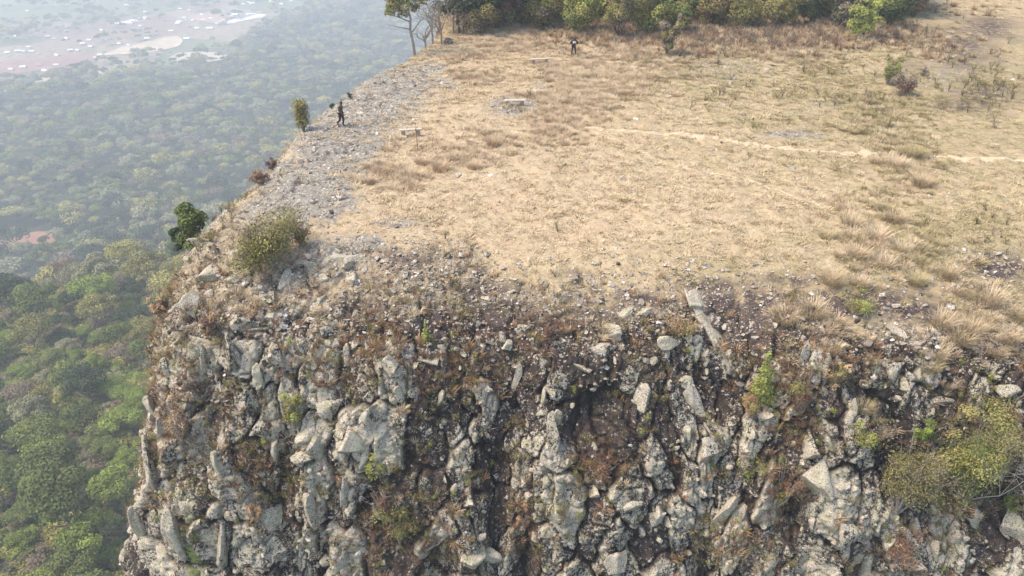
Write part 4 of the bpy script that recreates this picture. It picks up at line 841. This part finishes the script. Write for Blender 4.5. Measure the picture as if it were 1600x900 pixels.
for xx in np.arange(2.5, 46, 3.4):
    bound = np.interp(xx, [0, 8, 20, 30, 40, 50], [83, 83, 84, 85, 86, 100])
    for row in range(2):
        wood_tree(xx + rng.normal(0, .8), bound + 3.2 * row + rng.normal(0, .7), rng.uniform(5, 7.5), 2.4, ('midgreen', 'darkgreen', 'olivegreen', 'darkgreen')[k % 4], 'darkbark', ('mid green broadleaf tree in the row behind the shrubs', 'dark green broadleaf tree in the row behind the shrubs', 'olive green broadleaf tree in the row behind the shrubs', 'dark green broadleaf tree in the row behind the shrubs')[k % 4], 900 + k, 'broadleaf trees behind the shrubs', 6000, .15, .05); k += 1
    wood_tree(xx + 1, bound + 9, 7.5, 3, 'darkgreen', 'darkbark', 'tall dark tree at the back of the clifftop wood', 1500 + k, 'tall trees at the back of the wood', 5000, .17, .1)
FR = [(735, 55, 60, 40, ['drybrown', 'mossp'], 'dry brown scrub at the left foot of the dark wood'), (778, 46, 60, 44, ['drybrown', 'redp'], 'reddish dry scrub before the dark trunks of the wood'), (818, 40, 56, 56, ['drybrown', 'olivegreen'], 'ragged brown scrub left of the yellow green bushes'), (850, 45, 60, 62, ['mossp', 'drybrown', 'brightp'], 'yellow green bush at the left end of the shrub row'), (895, 52, 76, 78, ['brightp', 'olivegreen', 'midgreen'], 'tall yellow green bush right behind the person in black'), (965, 62, 64, 84, ['olivegreen', 'drybrown'], 'dull brownish olive bush between two bright bushes'), (1010, 56, 70, 74, ['brightp', 'mossp'], 'brightest leafy bush in the middle of the shrub row'), (1055, 50, 60, 60, ['midgreen', 'mossp'], 'green bush leaning right of the brightest bush'),
      (1040, 88, 36, 60, ['mossp', 'drybrown'], 'slim olive bush standing forward in the pinkish grass'), (1110, 40, 60, 56, ['redp', 'olivegreen'], 'reddish brown bush in the gap of the shrub row'), (1165, 44, 70, 60, ['mossp', 'olivegreen'], 'dark olive bush left of the deep green ones'), (1215, 44, 60, 60, ['olivegreen', 'mossp'], 'dark bush with dry foot at the wood edge'), (1265, 40, 60, 56, ['darkgreen', 'midgreen'], 'deep green dense bush in front of the right wood'),
      (1345, 62, 46, 70, ['brightp', 'brightp'], 'vivid lime coloured bush in front of the dark green wood'), (1310, 46, 50, 52, ['darkgreen', 'drybrown'], 'dark twiggy bush left of the lime coloured bush'), (1385, 45, 56, 52, ['midgreen', 'darkgreen'], 'glossy dark green bush right of the lime coloured bush'), (1425, 28, 50, 40, ['midgreen', 'redp'], 'last green bush at the right end of the shrub row')]
for j, (a, b, ww, hh, mats, lb) in enumerate(FR):
    b += 7; x_, y_ = gpt(a, b); p = drop(x_, y_); shrub(a, b, ww * 1.1, hh * 1.05, mats, lb, 4600, .085, 'darkbark', seed=70 + j, loc=p, d=(p - O0).length * .96, inside=.35)

# ------------------------------------------------------------------ forest on the slopes below
KINDS = [('darkgreen', 'dark green', .11), ('midgreen', 'mid green', .17), ('olivegreen', 'olive green', .34), ('palegreen', 'pale grey green', .19), ('freshgreen', 'fresh green', .13), ('drybrown', 'leafless brown', .08)]
NEARC = [[crown('crown', 1000 + i * 10 + v, M[m[0]], 4.4 * (1, .9, 1.1)[v], 8.5, 4200 if m[0] != 'drybrown' else 2200, .20, (16, 12, 20)[v], (.6, .75, .5)[v]) for v in range(3)] for i, m in enumerate(KINDS)]
FARC = [crown('far_crown', 1100 + i * 10 + v, M[m[0]], 4.4, 8.5, 900, .36, 12, .6) for i, m in enumerate(KINDS) for v in range(2)]
TRK = []
for v in range(3):
    mb = MB(); limbs(mb, np.random.default_rng(40 + v), (0, 0, -1), 7.6, .24, 7, .42, .55); TRK.append(mb.mesh('trunk', M['bark']))
def forest_tree(x_, y_, s, kind, v, label, grp, zs=1.0):
    p = Vector((x_, y_, float(valley_z(np.array([x_]), np.array([y_]))[0]))); e = empty('forest_tree', p, random.uniform(0, 6.28), s); e.scale = (s, s, s * zs); tag(e, label, 'tree', grp)
    link('trunk', TRK[v], e); link('crown', NEARC[kind][v], e); return e
placed = []
def vpt(px_, py_, h=7):
    d = ray(px_, py_); hit = bvh.ray_cast(O0, d.normalized())[0]; return hit
for (a, b, s, kd, v, lb) in [(132, 440, 1.5, 0, 2, 'largest dark tree standing above the pale canopy near the cliff'), (30, 510, 1.55, 0, 0, 'broad dark tree at the left border above the lighter canopy'), (145, 640, 1.15, 0, 1, 'dark olive round tree in the middle of the near slope'), (150, 890, 1.0, 4, 0, 'fresh green tree at the bottom beside the cliff foot'), (165, 520, 1.1, 2, 2, 'flat topped olive tree left of the leafless cliff shrub'),
                            (60, 690, 1.0, 3, 1, 'pale yellowish tree at the left of the near slope'), (90, 740, .9, 4, 2, 'fresh green tree in a gap of the lower left slope'), (15, 800, 1.0, 1, 2, 'green tree in the lower left corner of the forest'), (60, 560, 1.15, 2, 0, 'wide olive tree just below the broad dark tree')]:
    q = vpt(a, b); forest_tree(q.x, q.y, s, kd, v, lb, None, 1.15); placed.append((q.x, q.y, 4.0 * s))
pw = np.array([m[2] for m in KINDS]); pw /= pw.sum(); cnt = 0; cells = {}
def free(x_, y_, r):
    for (a, b, c) in placed:
        if (a - x_) ** 2 + (b - y_) ** 2 < (r + c) ** 2 * .42: return False
    return True
tries = 0
while cnt < 285 and tries < 20000:
    tries += 1; r_ = math.sqrt(rng.uniform(78 ** 2, 275 ** 2)); a_ = R(rng.uniform(-49, -27 if r_ < 200 else -24)); x_, y_ = r_ * math.sin(a_), r_ * math.cos(a_)
    if x_ > -36: continue
    s = float(np.clip(.34 + rng.gamma(2.2, .21), .42, 1.5))
    if not free(x_, y_, 4.2 * s): continue
    tint = float(fbm(np.array([[x_, y_, 0]]) / 35, 2, 77)[0]); kd = int(rng.choice(6, p=pw))
    if tint > .25: kd = int(rng.choice([2, 3, 2, 5]))
    if tint < -.3: kd = int(rng.choice([0, 1, 1, 4]))
    placed.append((x_, y_, 4.2 * s)); cnt += 1
    v_ = int(rng.integers(3)); zz_ = rng.uniform(.85, 1.3)
    qx, qy, _q = proj(np.array([[x_, y_, float(valley_z(np.array([x_]), np.array([y_]))[0])]])); qx, qy = float(qx[0]), float(qy[0])
    where = 'on the far brow' if qy < 455 else 'high on the slope' if qy < 560 else 'halfway down the slope' if qy < 690 else 'low on the slope' if qy < 800 else 'at the slope bottom'
    side = 'at the left border' if qx < 50 else 'left of centre' if qx < 110 else 'towards the cliff' if qx < 175 else 'hard by the cliff'
    forest_tree(x_, y_, s, kd, v_, '%s %s %s tree %s, %s' % ('small' if s < .65 else 'medium' if s < .9 else 'tall', KINDS[kd][1], ('round', 'bushy', 'broad flat')[v_], where, side), '%s trees of the near canopy' % KINDS[kd][1], zz_)
N = 9000; r_ = np.sqrt(rng.uniform(60 ** 2, 300 ** 2, N)); a_ = np.radians(rng.uniform(-54, -18, N)); x_ = r_ * np.sin(a_); y_ = r_ * np.cos(a_); ok = x_ < -30; x_, y_ = x_[ok], y_[ok]
uP = np.stack([x_, y_, valley_z(x_, y_) - .8], 1); n = len(uP); us = rng.uniform(.25, .6, n)
tag(scatter('forest_undergrowth', uP, np.stack([0 * us, 0 * us, rng.uniform(0, 6.28, n)], 1), us, rng.choice(6, n, p=[.05, .12, .36, .14, .2, .13]) * 2, FARC), 'bushy undergrowth filling the gaps between the near forest trees', 'undergrowth', kind='stuff')
print('near trees', cnt)
# the far canopy that reads as one mass
N = 52000; r_ = np.sqrt(rng.uniform(70 ** 2, 2300 ** 2, N)); keepd = rng.uniform(size=N) < np.interp(r_, [0, 600, 1200, 2300], [1, 1, .75, .45]); a_ = np.radians(rng.uniform(-56, 6, N))
x_ = r_ * np.sin(a_); y_ = r_ * np.cos(a_); ok = keepd & ~((r_ < 280) & (a_ > R(-50)) & (x_ < -36)) & (x_ < -34)
P = np.stack([x_, y_, valley_z(x_, y_)], 1); fm = farm_mask(P); tr = fbm(P / 60, 3, 170); ok &= (fm < .5) | ((tr > .12) & (rng.uniform(size=N) < .55))
FIELDS = [  # pixel outline of bare or pale fields far below
    ([(-30, 378), (30, 368), (68, 363), (92, 366), (98, 374), (60, 388), (20, 396), (-30, 400)], (0.34, 0.165, 0.11), 'bare reddish field at the left border inside the forest', False),
    ([(160, 87), (190, 74), (222, 68), (262, 58), (284, 60), (280, 72), (250, 80), (222, 84), (190, 86)], (0.60, 0.47, 0.33), 'long pale sandy field with the darker soil at its top', False),
    ([(264, 92), (280, 84), (330, 82), (358, 87), (352, 94), (316, 98), (300, 92), (268, 98)], (0.56, 0.46, 0.34), 'pale field cut into the forest edge in the middle', False),
    ([(24, 124), (50, 119), (78, 116), (80, 122), (66, 130), (26, 134)], (0.50, 0.42, 0.29), 'pale greenish field at the near edge of the farmland', False),
    ([(355, 34), (372, 29), (410, 22), (412, 27), (380, 33), (356, 38)], (0.80, 0.76, 0.70), 'whitish bare ground beside the far settlement', False),
    ([(182, 36), (205, 31), (228, 26), (226, 31), (196, 38)], (0.72, 0.67, 0.60), 'narrow white bare strip far out in the farmland', False),
    ([(0, 112), (10, 95), (60, 93), (110, 84), (150, 84), (140, 98), (70, 110), (20, 116)], (0.33, 0.185, 0.14), 'reddish ploughed land left of the sandy field', False),
    ([(300, 26), (330, 20), (345, 24), (350, 38), (310, 34)], (0.44, 0.28, 0.22), 'reddish soil patch among the houses of the settlement', False),
    ([(150, 112), (178, 108), (185, 114), (160, 118)], (0.50, 0.42, 0.30), 'small pale clearing in the forest edge', False)]
def inpoly(px_, py_, poly):
    c = np.zeros(len(px_), bool); n = len(poly)
    for k in range(n):
        (x1, y1), (x2, y2) = poly[k], poly[(k + 1) % n]; cond = ((y1 > py_) != (y2 > py_)) & (px_ < (x2 - x1) * (py_ - y1) / (y2 - y1 + 1e-9) + x1); c ^= cond
    return c
ppx, ppy, _ = proj(P)
for poly, *_r in FIELDS: ok &= ~inpoly(ppx, ppy, poly)
ok &= ~inpoly(ppx, ppy, [(-30, 400), (20, 396), (60, 388), (98, 374), (70, 386), (-30, 408)])
# a minimum spacing by grid cell
cell = (np.floor(x_ / 5.6).astype(np.int64) * 100003 + np.floor(y_ / 5.6).astype(np.int64)); _, first = np.unique(cell, return_index=True); fmask = np.zeros(N, bool); fmask[first] = True; ok &= fmask
P = P[ok]; n = len(P); kk = rng.choice(6, n, p=np.array([.18, .2, .24, .24, .06, .08])); tr = tr[ok]
kk = np.where((tr > .3), rng.choice([2, 3, 5, 3], n), kk)
sc_ = np.clip(.33 + rng.gamma(2.2, .27, n), .42, 2.1) * np.interp(np.hypot(P[:, 0], P[:, 1]), [300, 1500], [1, 1.25]); s3 = np.stack([sc_, sc_, sc_ * rng.uniform(.8, 1.3, n)], 1)
tag(scatter('distant_forest', P, np.stack([0 * sc_, 0 * sc_, rng.uniform(0, 6.28, n)], 1), s3, kk * 2 + rng.integers(0, 2, n), FARC), 'continuous hazy forest canopy stretching over the valley floor', 'forest', kind='stuff')
print('far trees', n)
# the leafy tree peeping past the rim on the left
def rim_tree(px_, py_, wpx, dist, mat, label, seed, hpx):
    d = ray(px_, py_); t = dist; c = O0 + d * t; W = wpx * dist / F; g = np.random.default_rng(seed); H = 7.0; e = empty('tree', c - Vector((0, 0, H * .8))); tag(e, label, 'tree')
    mb = MB(); limbs(mb, g, (0, 0, -6), H * .8 + 6, .2, 8, .22, .5); link('trunk', mb.mesh('trunk', M['darkbark']), e)
    m2 = MB(); cs = [(g.normal(0, W * .15), g.normal(0, W * .15), H * .8 + g.uniform(-.5, .4) * hpx * dist / F) for _ in range(20)]; leaves(m2, cs, [W * g.uniform(.16, .26) for _ in cs], 4200, .085, g, flat=.8); link('crown', m2.mesh('crown', M[mat], False), e)
rim_tree(296, 350, 54, 42.5, 'midgreen', 'rounded green tree growing just below the left rim of the cliff', 81, 56)
rim_tree(282, 372, 30, 43.5, 'darkgreen', 'small dark tree under the green one below the left rim', 82, 34)

# ------------------------------------------------------------------ fields and houses of the far farmland
for poly, colr, lb, _b in FIELDS:
    n_ = len(poly); cx = sum(q[0] for q in poly) / n_; cy = sum(q[1] for q in poly) / n_; ring = catmull(poly + [poly[0]], 6)[:-1]
    V = []; rings = 5
    for q in range(rings + 1):
        f = q / rings
        for (a, b) in (ring if q else ring[:1]):
            jit = rng.normal(0, .4, 2) if q == rings else (0, 0); a_, b_ = cx + (a - cx) * f + jit[0], cy + (b - cy) * f + jit[1] * .5
            gp = ground(a_, b_, -232)
            for _ in range(6): gp = ground(a_, b_, float(valley_z(np.array([gp.x]), np.array([gp.y]))[0]))
            V.append((gp.x, gp.y, float(valley_z(np.array([gp.x]), np.array([gp.y]))[0]) + .9))
    m_ = len(ring); T3 = [(0, 1 + k, 1 + (k + 1) % m_) for k in range(m_)]
    for q in range(rings - 1):
        a0_ = 1 + q * m_; b0_ = a0_ + m_
        for k in range(m_): T3 += [(a0_ + k, b0_ + k, b0_ + (k + 1) % m_), (a0_ + k, b0_ + (k + 1) % m_, a0_ + (k + 1) % m_)]
    V = np.array(V); vg = np.array([colr, tuple(c * .72 for c in colr)])
    m = mat_plain('field_soil', tuple(vg[1]), tuple(vg[0]), .05, .95, 0)
    tag(link('field', mesh_np('field', V, T3, m)), lb, 'field', kind='structure')
M['wallw'] = mat_plain('pale_wall', (.55, .5, .43), (.7, .65, .58), 1, .9, 0); M['roofs'] = [mat_plain('light_metal_roof', (.78, .79, .82), (.86, .87, .9), 1, .5, 0), mat_plain('grey_metal_roof', (.5, .5, .52), (.62, .62, .64), 1, .6, 0), mat_plain('rusty_roof', (.42, .24, .18), (.5, .3, .22), 1, .8, 0)]
def house_parts(L, Wd, Hh, rm):
    w_ = MB(); w_.box((0, 0, Hh / 2), (L, Wd, Hh)); r_ = MB(); o_ = .5; t_ = Wd * .28
    V = [(-L / 2 - o_, -Wd / 2 - o_, Hh), (L / 2 + o_, -Wd / 2 - o_, Hh), (L / 2 + o_, Wd / 2 + o_, Hh), (-L / 2 - o_, Wd / 2 + o_, Hh), (-L / 2 - o_, 0, Hh + t_), (L / 2 + o_, 0, Hh + t_)]
    V += [(a, b, c + .15) for a, b, c in V]
    r_.add(V, [(0, 1, 5, 4), (2, 3, 4, 5), (6, 7, 11, 10), (8, 9, 10, 11), (0, 6, 7, 1), (2, 8, 9, 3), (0, 4, 10, 6), (4, 3, 9, 10), (1, 7, 11, 5), (5, 11, 8, 2)])
    d_ = MB(); d_.box((0, -Wd / 2 - .03, 1), (1, .08, 2))
    return w_.mesh('wall', M['wallw'], False), r_.mesh('roof', rm, False), d_.mesh('door', M['darkbark'], False)
HP = [house_parts(9, 6, 3, M['roofs'][0]), house_parts(13, 7, 3.2, M['roofs'][0]), house_parts(8, 6, 3, M['roofs'][1]), house_parts(10, 6, 3, M['roofs'][2])]
HO = [(43, 18, 0), (110, 80 // 1, 0), (28, 81, 1), (45, 75, 0), (50, 82, 0), (38, 82, 2), (75, 58, 0), (25, 58, 0), (140, 64, 1), (142, 74, 1), (122, 80, 0), (157, 88, 0), (187, 70, 0), (202, 72, 0), (90, 88, 1), (105, 62, 0), (85, 62, 2), (37, 107, 0), (72, 113, 1), (18, 110, 0), (88, 103, 0), (115, 107, 0), (224, 87, 1), (230, 62, 0), (292, 62, 1), (10, 144, 0), (104, 43, 0), (105, 50, 2), (180, 38, 1), (188, 39, 0),
      (180, 33, 0), (220, 42, 0), (227, 20, 0), (278, 38, 1), (280, 36, 0), (288, 29, 0), (290, 33, 2), (296, 17, 0), (282, 15, 0), (324, 12, 1), (318, 32, 0), (302, 33, 0), (330, 30, 1), (340, 38, 0), (345, 36, 2), (328, 46, 1), (308, 46, 0), (362, 27, 0), (368, 25, 1), (370, 18, 0), (378, 28, 3), (385, 26, 0), (390, 24, 1), (398, 23, 0), (388, 5, 0), (394, 7, 1), (380, 8, 0), (335, 20, 3), (350, 33, 0), (316, 24, 1), (60, 86, 3), (12, 84, 0), (130, 70, 0), (62, 103, 3), (160, 49, 0), (156, 55, 2), (268, 50, 0), (500, 15, 1), (518, 2, 0), (440, 8, 0), (425, 4, 1), (455, 3, 0), (470, 10, 2), (198, 10, 0), (150, 92, 2), (48, 60, 0), (205, 38, 1), (172, 62, 2)]
protoH = []
for k, (wm, rmh, dm) in enumerate(HP):
    protoH.append((wm, rmh, dm))
for (a, b, k) in HO:
    gp = ground(a, b, -235)
    for _ in range(6): gp = ground(a, b, float(valley_z(np.array([gp.x]), np.array([gp.y]))[0]))
    e = empty('house', gp, random.uniform(-.6, .6), random.uniform(.5, .8)); place = 'left of the sandy field' if a < 130 and b > 50 else 'by the pale sandy field' if a < 260 and b > 50 else 'far out towards the upper left' if a < 240 else 'in the settlement beside the whitish ground' if a < 360 and b > 22 else 'behind the settlement' if a < 400 else 'beyond the forest near the top'
    lab = ('small white roofed house scattered in the far farmland', 'longer white roofed house scattered in the far farmland', 'grey roofed house scattered in the far farmland', 'rusty roofed house scattered in the far farmland')[k].replace('scattered in the far farmland', place)
    tag(e, lab, 'house', 'far houses of the valley'); link('wall', HP[k][0], e); link('roof', HP[k][1], e); link('door', HP[k][2], e)

# ------------------------------------------------------------------ people
def skin_mesh(name, joints, edges, mat, sub=2):
    """one continuous surface grown round a skeleton"""
    me = bpy.data.meshes.new(name + '_skeleton'); me.from_pydata([j[0] for j in joints], edges, []); o = bpy.data.objects.new(name + '_skeleton', me); sc.collection.objects.link(o)
    o.modifiers.new('skin', 'SKIN').use_smooth_shade = True
    for k, j in enumerate(joints):
        r = j[1]; me.skin_vertices[0].data[k].radius = r if isinstance(r, tuple) else (r, r)
    me.skin_vertices[0].data[0].use_root = True
    m = o.modifiers.new('sub', 'SUBSURF'); m.levels = m.render_levels = sub
    dg = bpy.context.evaluated_depsgraph_get(); r = bpy.data.meshes.new_from_object(o.evaluated_get(dg)); bpy.data.objects.remove(o); r.name = name; r.materials.clear(); r.materials.append(mat)
    for p_ in r.polygons: p_.use_smooth = True
    return r
M['skin'] = mat_plain('brown_skin', (.12, .065, .042), (.15, .085, .055), 20, .6, 0)
M['hair'] = mat_plain('black_hair', (.012, .01, .01), (.03, .025, .022), 60, .7, .3)
M['shirt1'] = mat_plain('dark_brown_shirt', (.055, .036, .033), (.10, .07, .062), 14, .9, .3)
M['trouser1'] = mat_plain('black_trousers', (.012, .009, .01), (.03, .022, .022), 14, .9, .3)
M['shirt2'] = mat_plain('black_top', (.008, .008, .009), (.02, .02, .022), 14, .9, .3)
M['trouser2'] = mat_plain('maroon_trousers', (.03, .012, .012), (.06, .025, .025), 14, .9, .3)
M['white'] = mat_plain('white_cloth', (.8, .78, .74), (.86, .85, .82), 14, .9, 0)
def person(loc, yaw, pose, mats, label, H=1.7):
    J = pose; e = empty('person', loc, yaw, H / 1.7); tag(e, label, 'person')
    names = list(J.keys()); jt = []; ed = []
    rad = dict(pelvis=(.14, .11), belly=(.125, .10), chest=(.155, .115), neck=.055, chin=.075, head=.098, crownt=.07, lsh=.07, rsh=.07, lel=.045, rel=.045, lwr=.03, rwr=.03, lpa=(.036, .018), rpa=(.036, .018), lhip=.10, rhip=.10, lkn=.062, rkn=.062, lan=.04, ran=.04, lto=.036, rto=.036)
    for n in names: jt.append((J[n], rad[n]))
    I = {n: k for k, n in enumerate(names)}
    E = [('pelvis', 'belly'), ('belly', 'chest'), ('chest', 'neck'), ('neck', 'chin'), ('chin', 'head'), ('head', 'crownt')]
    for s in 'lr': E += [('chest', s + 'sh'), (s + 'sh', s + 'el'), (s + 'el', s + 'wr'), (s + 'wr', s + 'pa'), ('pelvis', s + 'hip'), (s + 'hip', s + 'kn'), (s + 'kn', s + 'an'), (s + 'an', s + 'to')]
    ed = [(I[a], I[b]) for a, b in E]
    for s in 'lr':                                 # fingers and thumb
        pa = Vector(J[s + 'pa']); wr = Vector(J[s + 'wr']); d = (pa - wr).normalized(); side = d.cross(Vector((1, 0, 0))).normalized(); curl = d.cross(side)
        for f, L in ((-1.5, .055), (-.5, .072), (.5, .076), (1.5, .064)):
            b0 = len(jt); q = pa + side * f * .019; jt.append((tuple(q + d * .03), .010)); jt.append((tuple(q + d * (.03 + L * .5)), .009)); jt.append((tuple(q + d * (.03 + L * .9) + curl * .02), .0075)); ed += [(I[s + 'pa'], b0), (b0, b0 + 1), (b0 + 1, b0 + 2)]
        b0 = len(jt); q = wr + d * .03 - side * .03; jt.append((tuple(q), .012)); jt.append((tuple(q + d * .04 - side * .025), .010)); ed += [(I[s + 'pa'], b0), (b0, b0 + 1)]
    link('body', skin_mesh('body', jt, ed, mats['skin']), e)
    def sub(nm, keys, E2, mat, infl, root):
        ks = [root] + [k for k in keys if k != root]; K = {n: k for k, n in enumerate(ks)}
        jj = [(J[k], tuple(q + infl for q in (rad[k] if isinstance(rad[k], tuple) else (rad[k],) * 2))) for k in ks]
        return link(nm, skin_mesh(nm, jj, [(K[a], K[b]) for a, b in E2], mat), e)
    sub('shirt', ['pelvis', 'belly', 'chest', 'lsh', 'rsh', 'lel', 'rel', 'lwr', 'rwr'], [E[0], E[1]] + [('chest', s + 'sh') for s in 'lr'] + [(s + 'sh', s + 'el') for s in 'lr'] + [(s + 'el', s + 'wr') for s in 'lr'], mats['shirt'], .018, 'belly')
    sub('trousers', ['pelvis', 'lhip', 'rhip', 'lkn', 'rkn', 'lan', 'ran'], [('pelvis', s + 'hip') for s in 'lr'] + [(s + 'hip', s + 'kn') for s in 'lr'] + [(s + 'kn', s + 'an') for s in 'lr'], mats['trousers'], .014, 'pelvis')
    for s in 'lr':
        a = Vector(J[s + 'an']); b = Vector(J[s + 'to']); dd = (b - a); link('shoe', skin_mesh('shoe', [(tuple(a + Vector((0, 0, -.01))), .05), (tuple(a + dd * .55 + Vector((0, 0, -.01))), .047), (tuple(b + dd * .15), .035)], [(0, 1), (1, 2)], M['shirt2']), e)
    hd = Vector(J['head']); up = (Vector(J['crownt']) - Vector(J['chin'])).normalized()
    V, Fq = ICO[3]; V = V * np.array([.098, .112, .10]); kp = (V[:, 2] > -.01) | (V[:, 1] > .03); V = V * (1 + .04 * fbm(V * 40, 2, 3))[:, None]; Fh = [f for f in Fq if kp[f].all()]
    link('hair', mesh_np('hair', V, Fh, M['hair']), e, hd + up * .035)
    link('nose', mesh_np('nose', ICO[1][0] * np.array([.016, .024, .024]), ICO[1][1], mats['skin']), e, hd + Vector((0, -.105, -.015)))
    for s in (-1, 1):
        link('ear', mesh_np('ear', ICO[1][0] * np.array([.014, .026, .034]), ICO[1][1], mats['skin']), e, hd + Vector((s * .1, .01, -.01))); link('eye', mesh_np('eye', ICO[1][0] * .013, ICO[1][1], M['shirt2']), e, hd + Vector((s * .034, -.092, .012)))
    link('mouth', mesh_np('mouth', ICO[1][0] * np.array([.024, .01, .008]), ICO[1][1], M['trouser2']), e, hd + Vector((0, -.092, -.055)))
    return e
# poses face -Y, feet at z 0
walk = dict(pelvis=(0, 0, .93), belly=(0, -.02, 1.08), chest=(0, -.05, 1.28), neck=(0, -.09, 1.44), chin=(0, -.13, 1.51), head=(0, -.14, 1.58), crownt=(0, -.13, 1.66), lsh=(.17, -.05, 1.36), rsh=(-.17, -.05, 1.36), lel=(.22, .05, 1.10), rel=(-.22, -.08, 1.10), lwr=(.21, -.06, .88), rwr=(-.20, -.24, .93), lpa=(.2, -.09, .80), rpa=(-.19, -.29, .87),
            lhip=(.09, 0, .86), rhip=(-.09, 0, .86), lkn=(.09, -.14, .48), rkn=(-.09, .02, .48), lan=(.09, -.05, .08), ran=(-.09, .26, .19), lto=(.09, -.2, .035), rto=(-.09, .16, .07))
stand = dict(pelvis=(0, .02, .90), belly=(0, 0, 1.05), chest=(0, -.05, 1.25), neck=(0, -.12, 1.39), chin=(0, -.2, 1.42), head=(0, -.23, 1.47), crownt=(0, -.22, 1.55), lsh=(.19, -.05, 1.33), rsh=(-.19, -.05, 1.33), lel=(.36, -.12, 1.14), rel=(-.36, -.12, 1.14), lwr=(.17, -.31, 1.13), rwr=(-.17, -.31, 1.13), lpa=(.09, -.33, 1.15), rpa=(-.09, -.33, 1.15),
             lhip=(.10, .02, .85), rhip=(-.10, .02, .85), lkn=(.16, -.02, .47), rkn=(-.14, -.03, .47), lan=(.21, .02, .08), ran=(-.17, .02, .08), lto=(.24, -.13, .035), rto=(-.19, -.13, .035))
p1 = at(534, 197)[0]; person(Vector(p1), R(70), walk, dict(skin=M['skin'], shirt=M['shirt1'], trousers=M['trouser1']), 'person in dark brown shirt and black trousers walking over the bare rock', 1.66)
p2 = at(896, 87)[0]; e = person(Vector(p2), R(6), stand, dict(skin=M['skin'], shirt=M['shirt2'], trousers=M['trouser2']), 'person in black top with a white patch standing before the shrubs', 1.62)
m = MB(); m.box((0, -.185, 1.24), (.27, .025, .17), jitter=.004); link('shirt_patch', m.mesh('shirt_patch', M['white'], False), e)

# ------------------------------------------------------------------ the air
hz = NT('haze_air'); hz.t.nodes.remove(hz.b); pv = hz.n('ShaderNodeVolumePrincipled'); pv.inputs['Density'].default_value = HAZE_DENSITY; pv.inputs['Color'].default_value = (.89, .95, 1.0, 1); pv.inputs['Anisotropy'].default_value = 0.0
hz.t.links.new(pv.outputs[0], hz.out.inputs['Volume'])
zmin = float(VP[:, 2].min()) - 1.0; m = MB(); m.box((0, 0, (zmin + 19.5) / 2), (29000, 29000, 19.5 - zmin)); tag(link('haze', m.mesh('haze', hz.m, False)), 'pale blue haze filling the valley air', 'haze', kind='stuff')
print('done', len(sc.objects))
